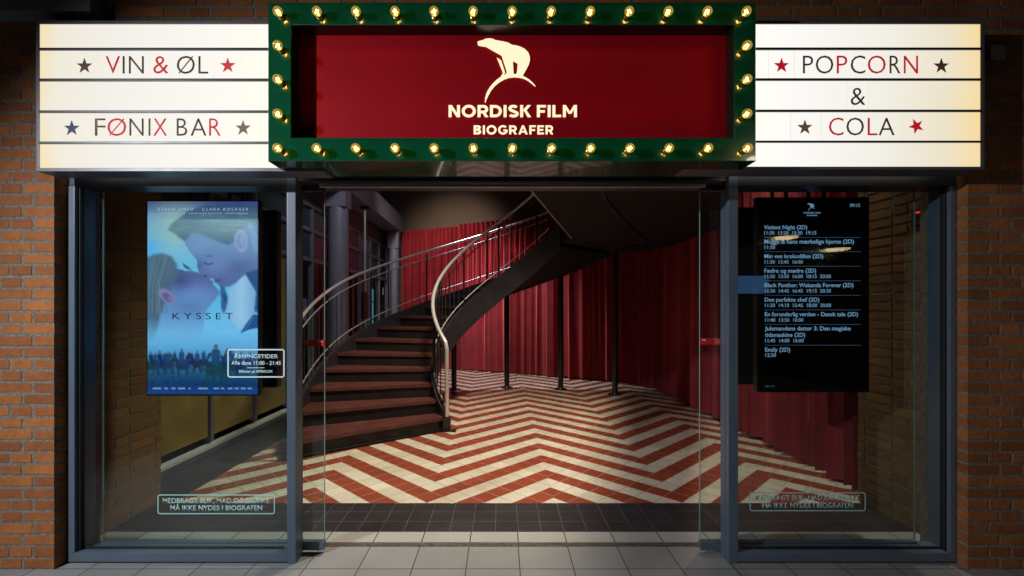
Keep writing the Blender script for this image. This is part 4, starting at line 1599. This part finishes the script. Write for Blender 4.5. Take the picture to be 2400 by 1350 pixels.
for r, t0, t1, stp, top in ((ri, TH0 - 6, 60, 5.3, -.13), (ro, TH0 - 3, TEND + 1, 3.3, -.09)):
    th, k = t0, 0
    while th > t1:
        thick = k % (6 if r == ri else 8) == 3
        b = MB()
        rr = r(th) if callable(r) else r
        b.tube([hp(rr, th, nose(th) + .05), hp(rr, th, hz(th) + (0.0 if thick else top))], .015 if thick else .0065, 8)
        b.build('stanchion' if thick else 'baluster', M['black'] if thick else M['steel_dark'], st, 60)
        th -= stp
        k += 1
b = MB()
b.box(base.x - .045, base.x + .045, base.y - .04, base.y + .04, .0, .168, .006)
b.box(base.x - .06, base.x + .11, base.y - .05, base.y + .05, .0, .012, .003)
b.build('newel_base', M['black'], st)
for (x, y) in ((-.84, 8.50), (.10, 8.70), (1.06, 8.56), (1.90, 8.0)):
    th = math.degrees(math.atan2(y - SC.y, x - SC.x))
    zt = min(nose(th) - DEP + .05, 2.45)
    b = MB()
    b.lathe((x, y, 0), (0, 0, 1), [(0.012, .048), (zt, .048)], 24)
    p_ = b.build('support_post', M['black'], st, 60)
    b = MB()
    b.lathe((x, y, 0), (0, 0, 1), [(0, .0), (0, .115), (.012, .115), (.014, .065), (.035, .055), (.035, 0)], 28)
    b.build('base_plate', M['black'], p_, 40)

# landing of the stair
POLY = [(.14, 3.55), (1.75, 3.55), (2.62, 5.5), (2.62, 7.4), (2.35, 8.1), (1.82, 8.06), (.886, 7.05), (.98, 6.62)]
ld = thing('gallery', 'dark gallery landing overhead on the right, reached by the curved staircase', 'gallery', (1.6, 5.5, 2.4))
b = MB()
zb, zt = 2.40, 2.635
b.face([(x, y, zb) for x, y in POLY[::-1]])
b.face([(x, y, zt) for x, y in POLY])
for i in range(len(POLY)):
    j = (i + 1) % len(POLY)
    p, q = POLY[i], POLY[j]
    b.face([(p[0], p[1], zb), (q[0], q[1], zb), (q[0], q[1], zt), (p[0], p[1], zt)])
b.build('slab', M['slab'], ld)
b = MB()
b.tube([(.145 - .008, 3.56, zb), (.975 - .008, 6.60, zb)], .008, 8)
b.build('edge_trim', M['alu'], ld)
b = MB()
cpts = spline([(.75, 3.6), (.95, 4.3), (1.5, 5.6), (1.88, 6.4), (1.95, 6.8), (1.75, 7.1)], 10)
b.tube([Vector((p.x, p.y, zb - .012)) for p in cpts], .010, 8)
b.build('soffit_pipe', M['steel_dark'], ld)

# ------------------------------------------------------------------ other side of the arcade, mirrored in the glass
b = MB()
b.box(-12, 12, -5.6, -5.2, 0, 5.5)
tag(b.build('opposite_wall', mat('umber_plaster', (.10, .075, .055), .9)), 'plain umber wall across the arcade, facing the cinema entrance', 'wall')
t = thing('advert_screen', 'glowing blue advert screen on the wall across the arcade', 'screen', (5.3, -5.2, 1.9))
b = MB()
b.box(4.9, 5.9, -5.19, -5.1, 1.75, 2.2, .01)
b.build('casing', M['black'], t)
b = MB()
b.face([(4.93, -5.095, 1.78), (5.87, -5.095, 1.78), (5.87, -5.095, 2.17), (4.93, -5.095, 2.17)])
b.build('screen', emit('advert_glow', (.14, .34, .80), 1.3), t)
for x, y, z in ((5.6, -4.0, 2.85), (6.6, -4.0, 2.62)):
    t = thing('pendant_lamp', 'warm hanging lamp across the arcade, %s of the two' % ('higher' if z > 2.7 else 'lower'), 'lamp', (x, y, z))
    b = MB()
    b.lathe((x, y, z), (0, 0, 1), [(0, .24), (.06, .22), (.14, .07), (.16, .02), (.16, 0)], 28)
    b.build('shade', M['brass'], t, 40)
    b = MB()
    b.lathe((x, y, z - .03), (0, 0, 1), [(0, 0), (0, .19), (.03, .21), (.03, 0)], 28)
    b.build('diffuser', emit('pendant_glow', (1.0, .70, .40), 6.5), t, 40)
    b = MB()
    b.tube([(x, y, z + .15), (x, y, 5.0)], .006, 6)
    b.build('cord', M['rubber'], t)

for nm, gr_ in (('shop_window', 'shop windows beside the doorway'), ('sliding_door', 'sliding glass doors of the entrance'), ('letter_board', 'lit letter boards beside the green sign'),
                ('round_column', 'round columns along the glass wall'), ('velvet_curtain', 'velvet curtains around the lobby'), ('pleated_curtain', 'pleated curtains at the back'),
                ('lobby_screen', 'lobby screens hung behind the window screens'), ('pendant_lamp', 'hanging lamps across the arcade'), ('brick_side_wall', 'brick returns behind the windows')):
    for o in bpy.data.objects:
        if o.name.split('.')[0] == nm and o.parent is None:
            o['group'] = gr_

print('objects', len(bpy.data.objects))
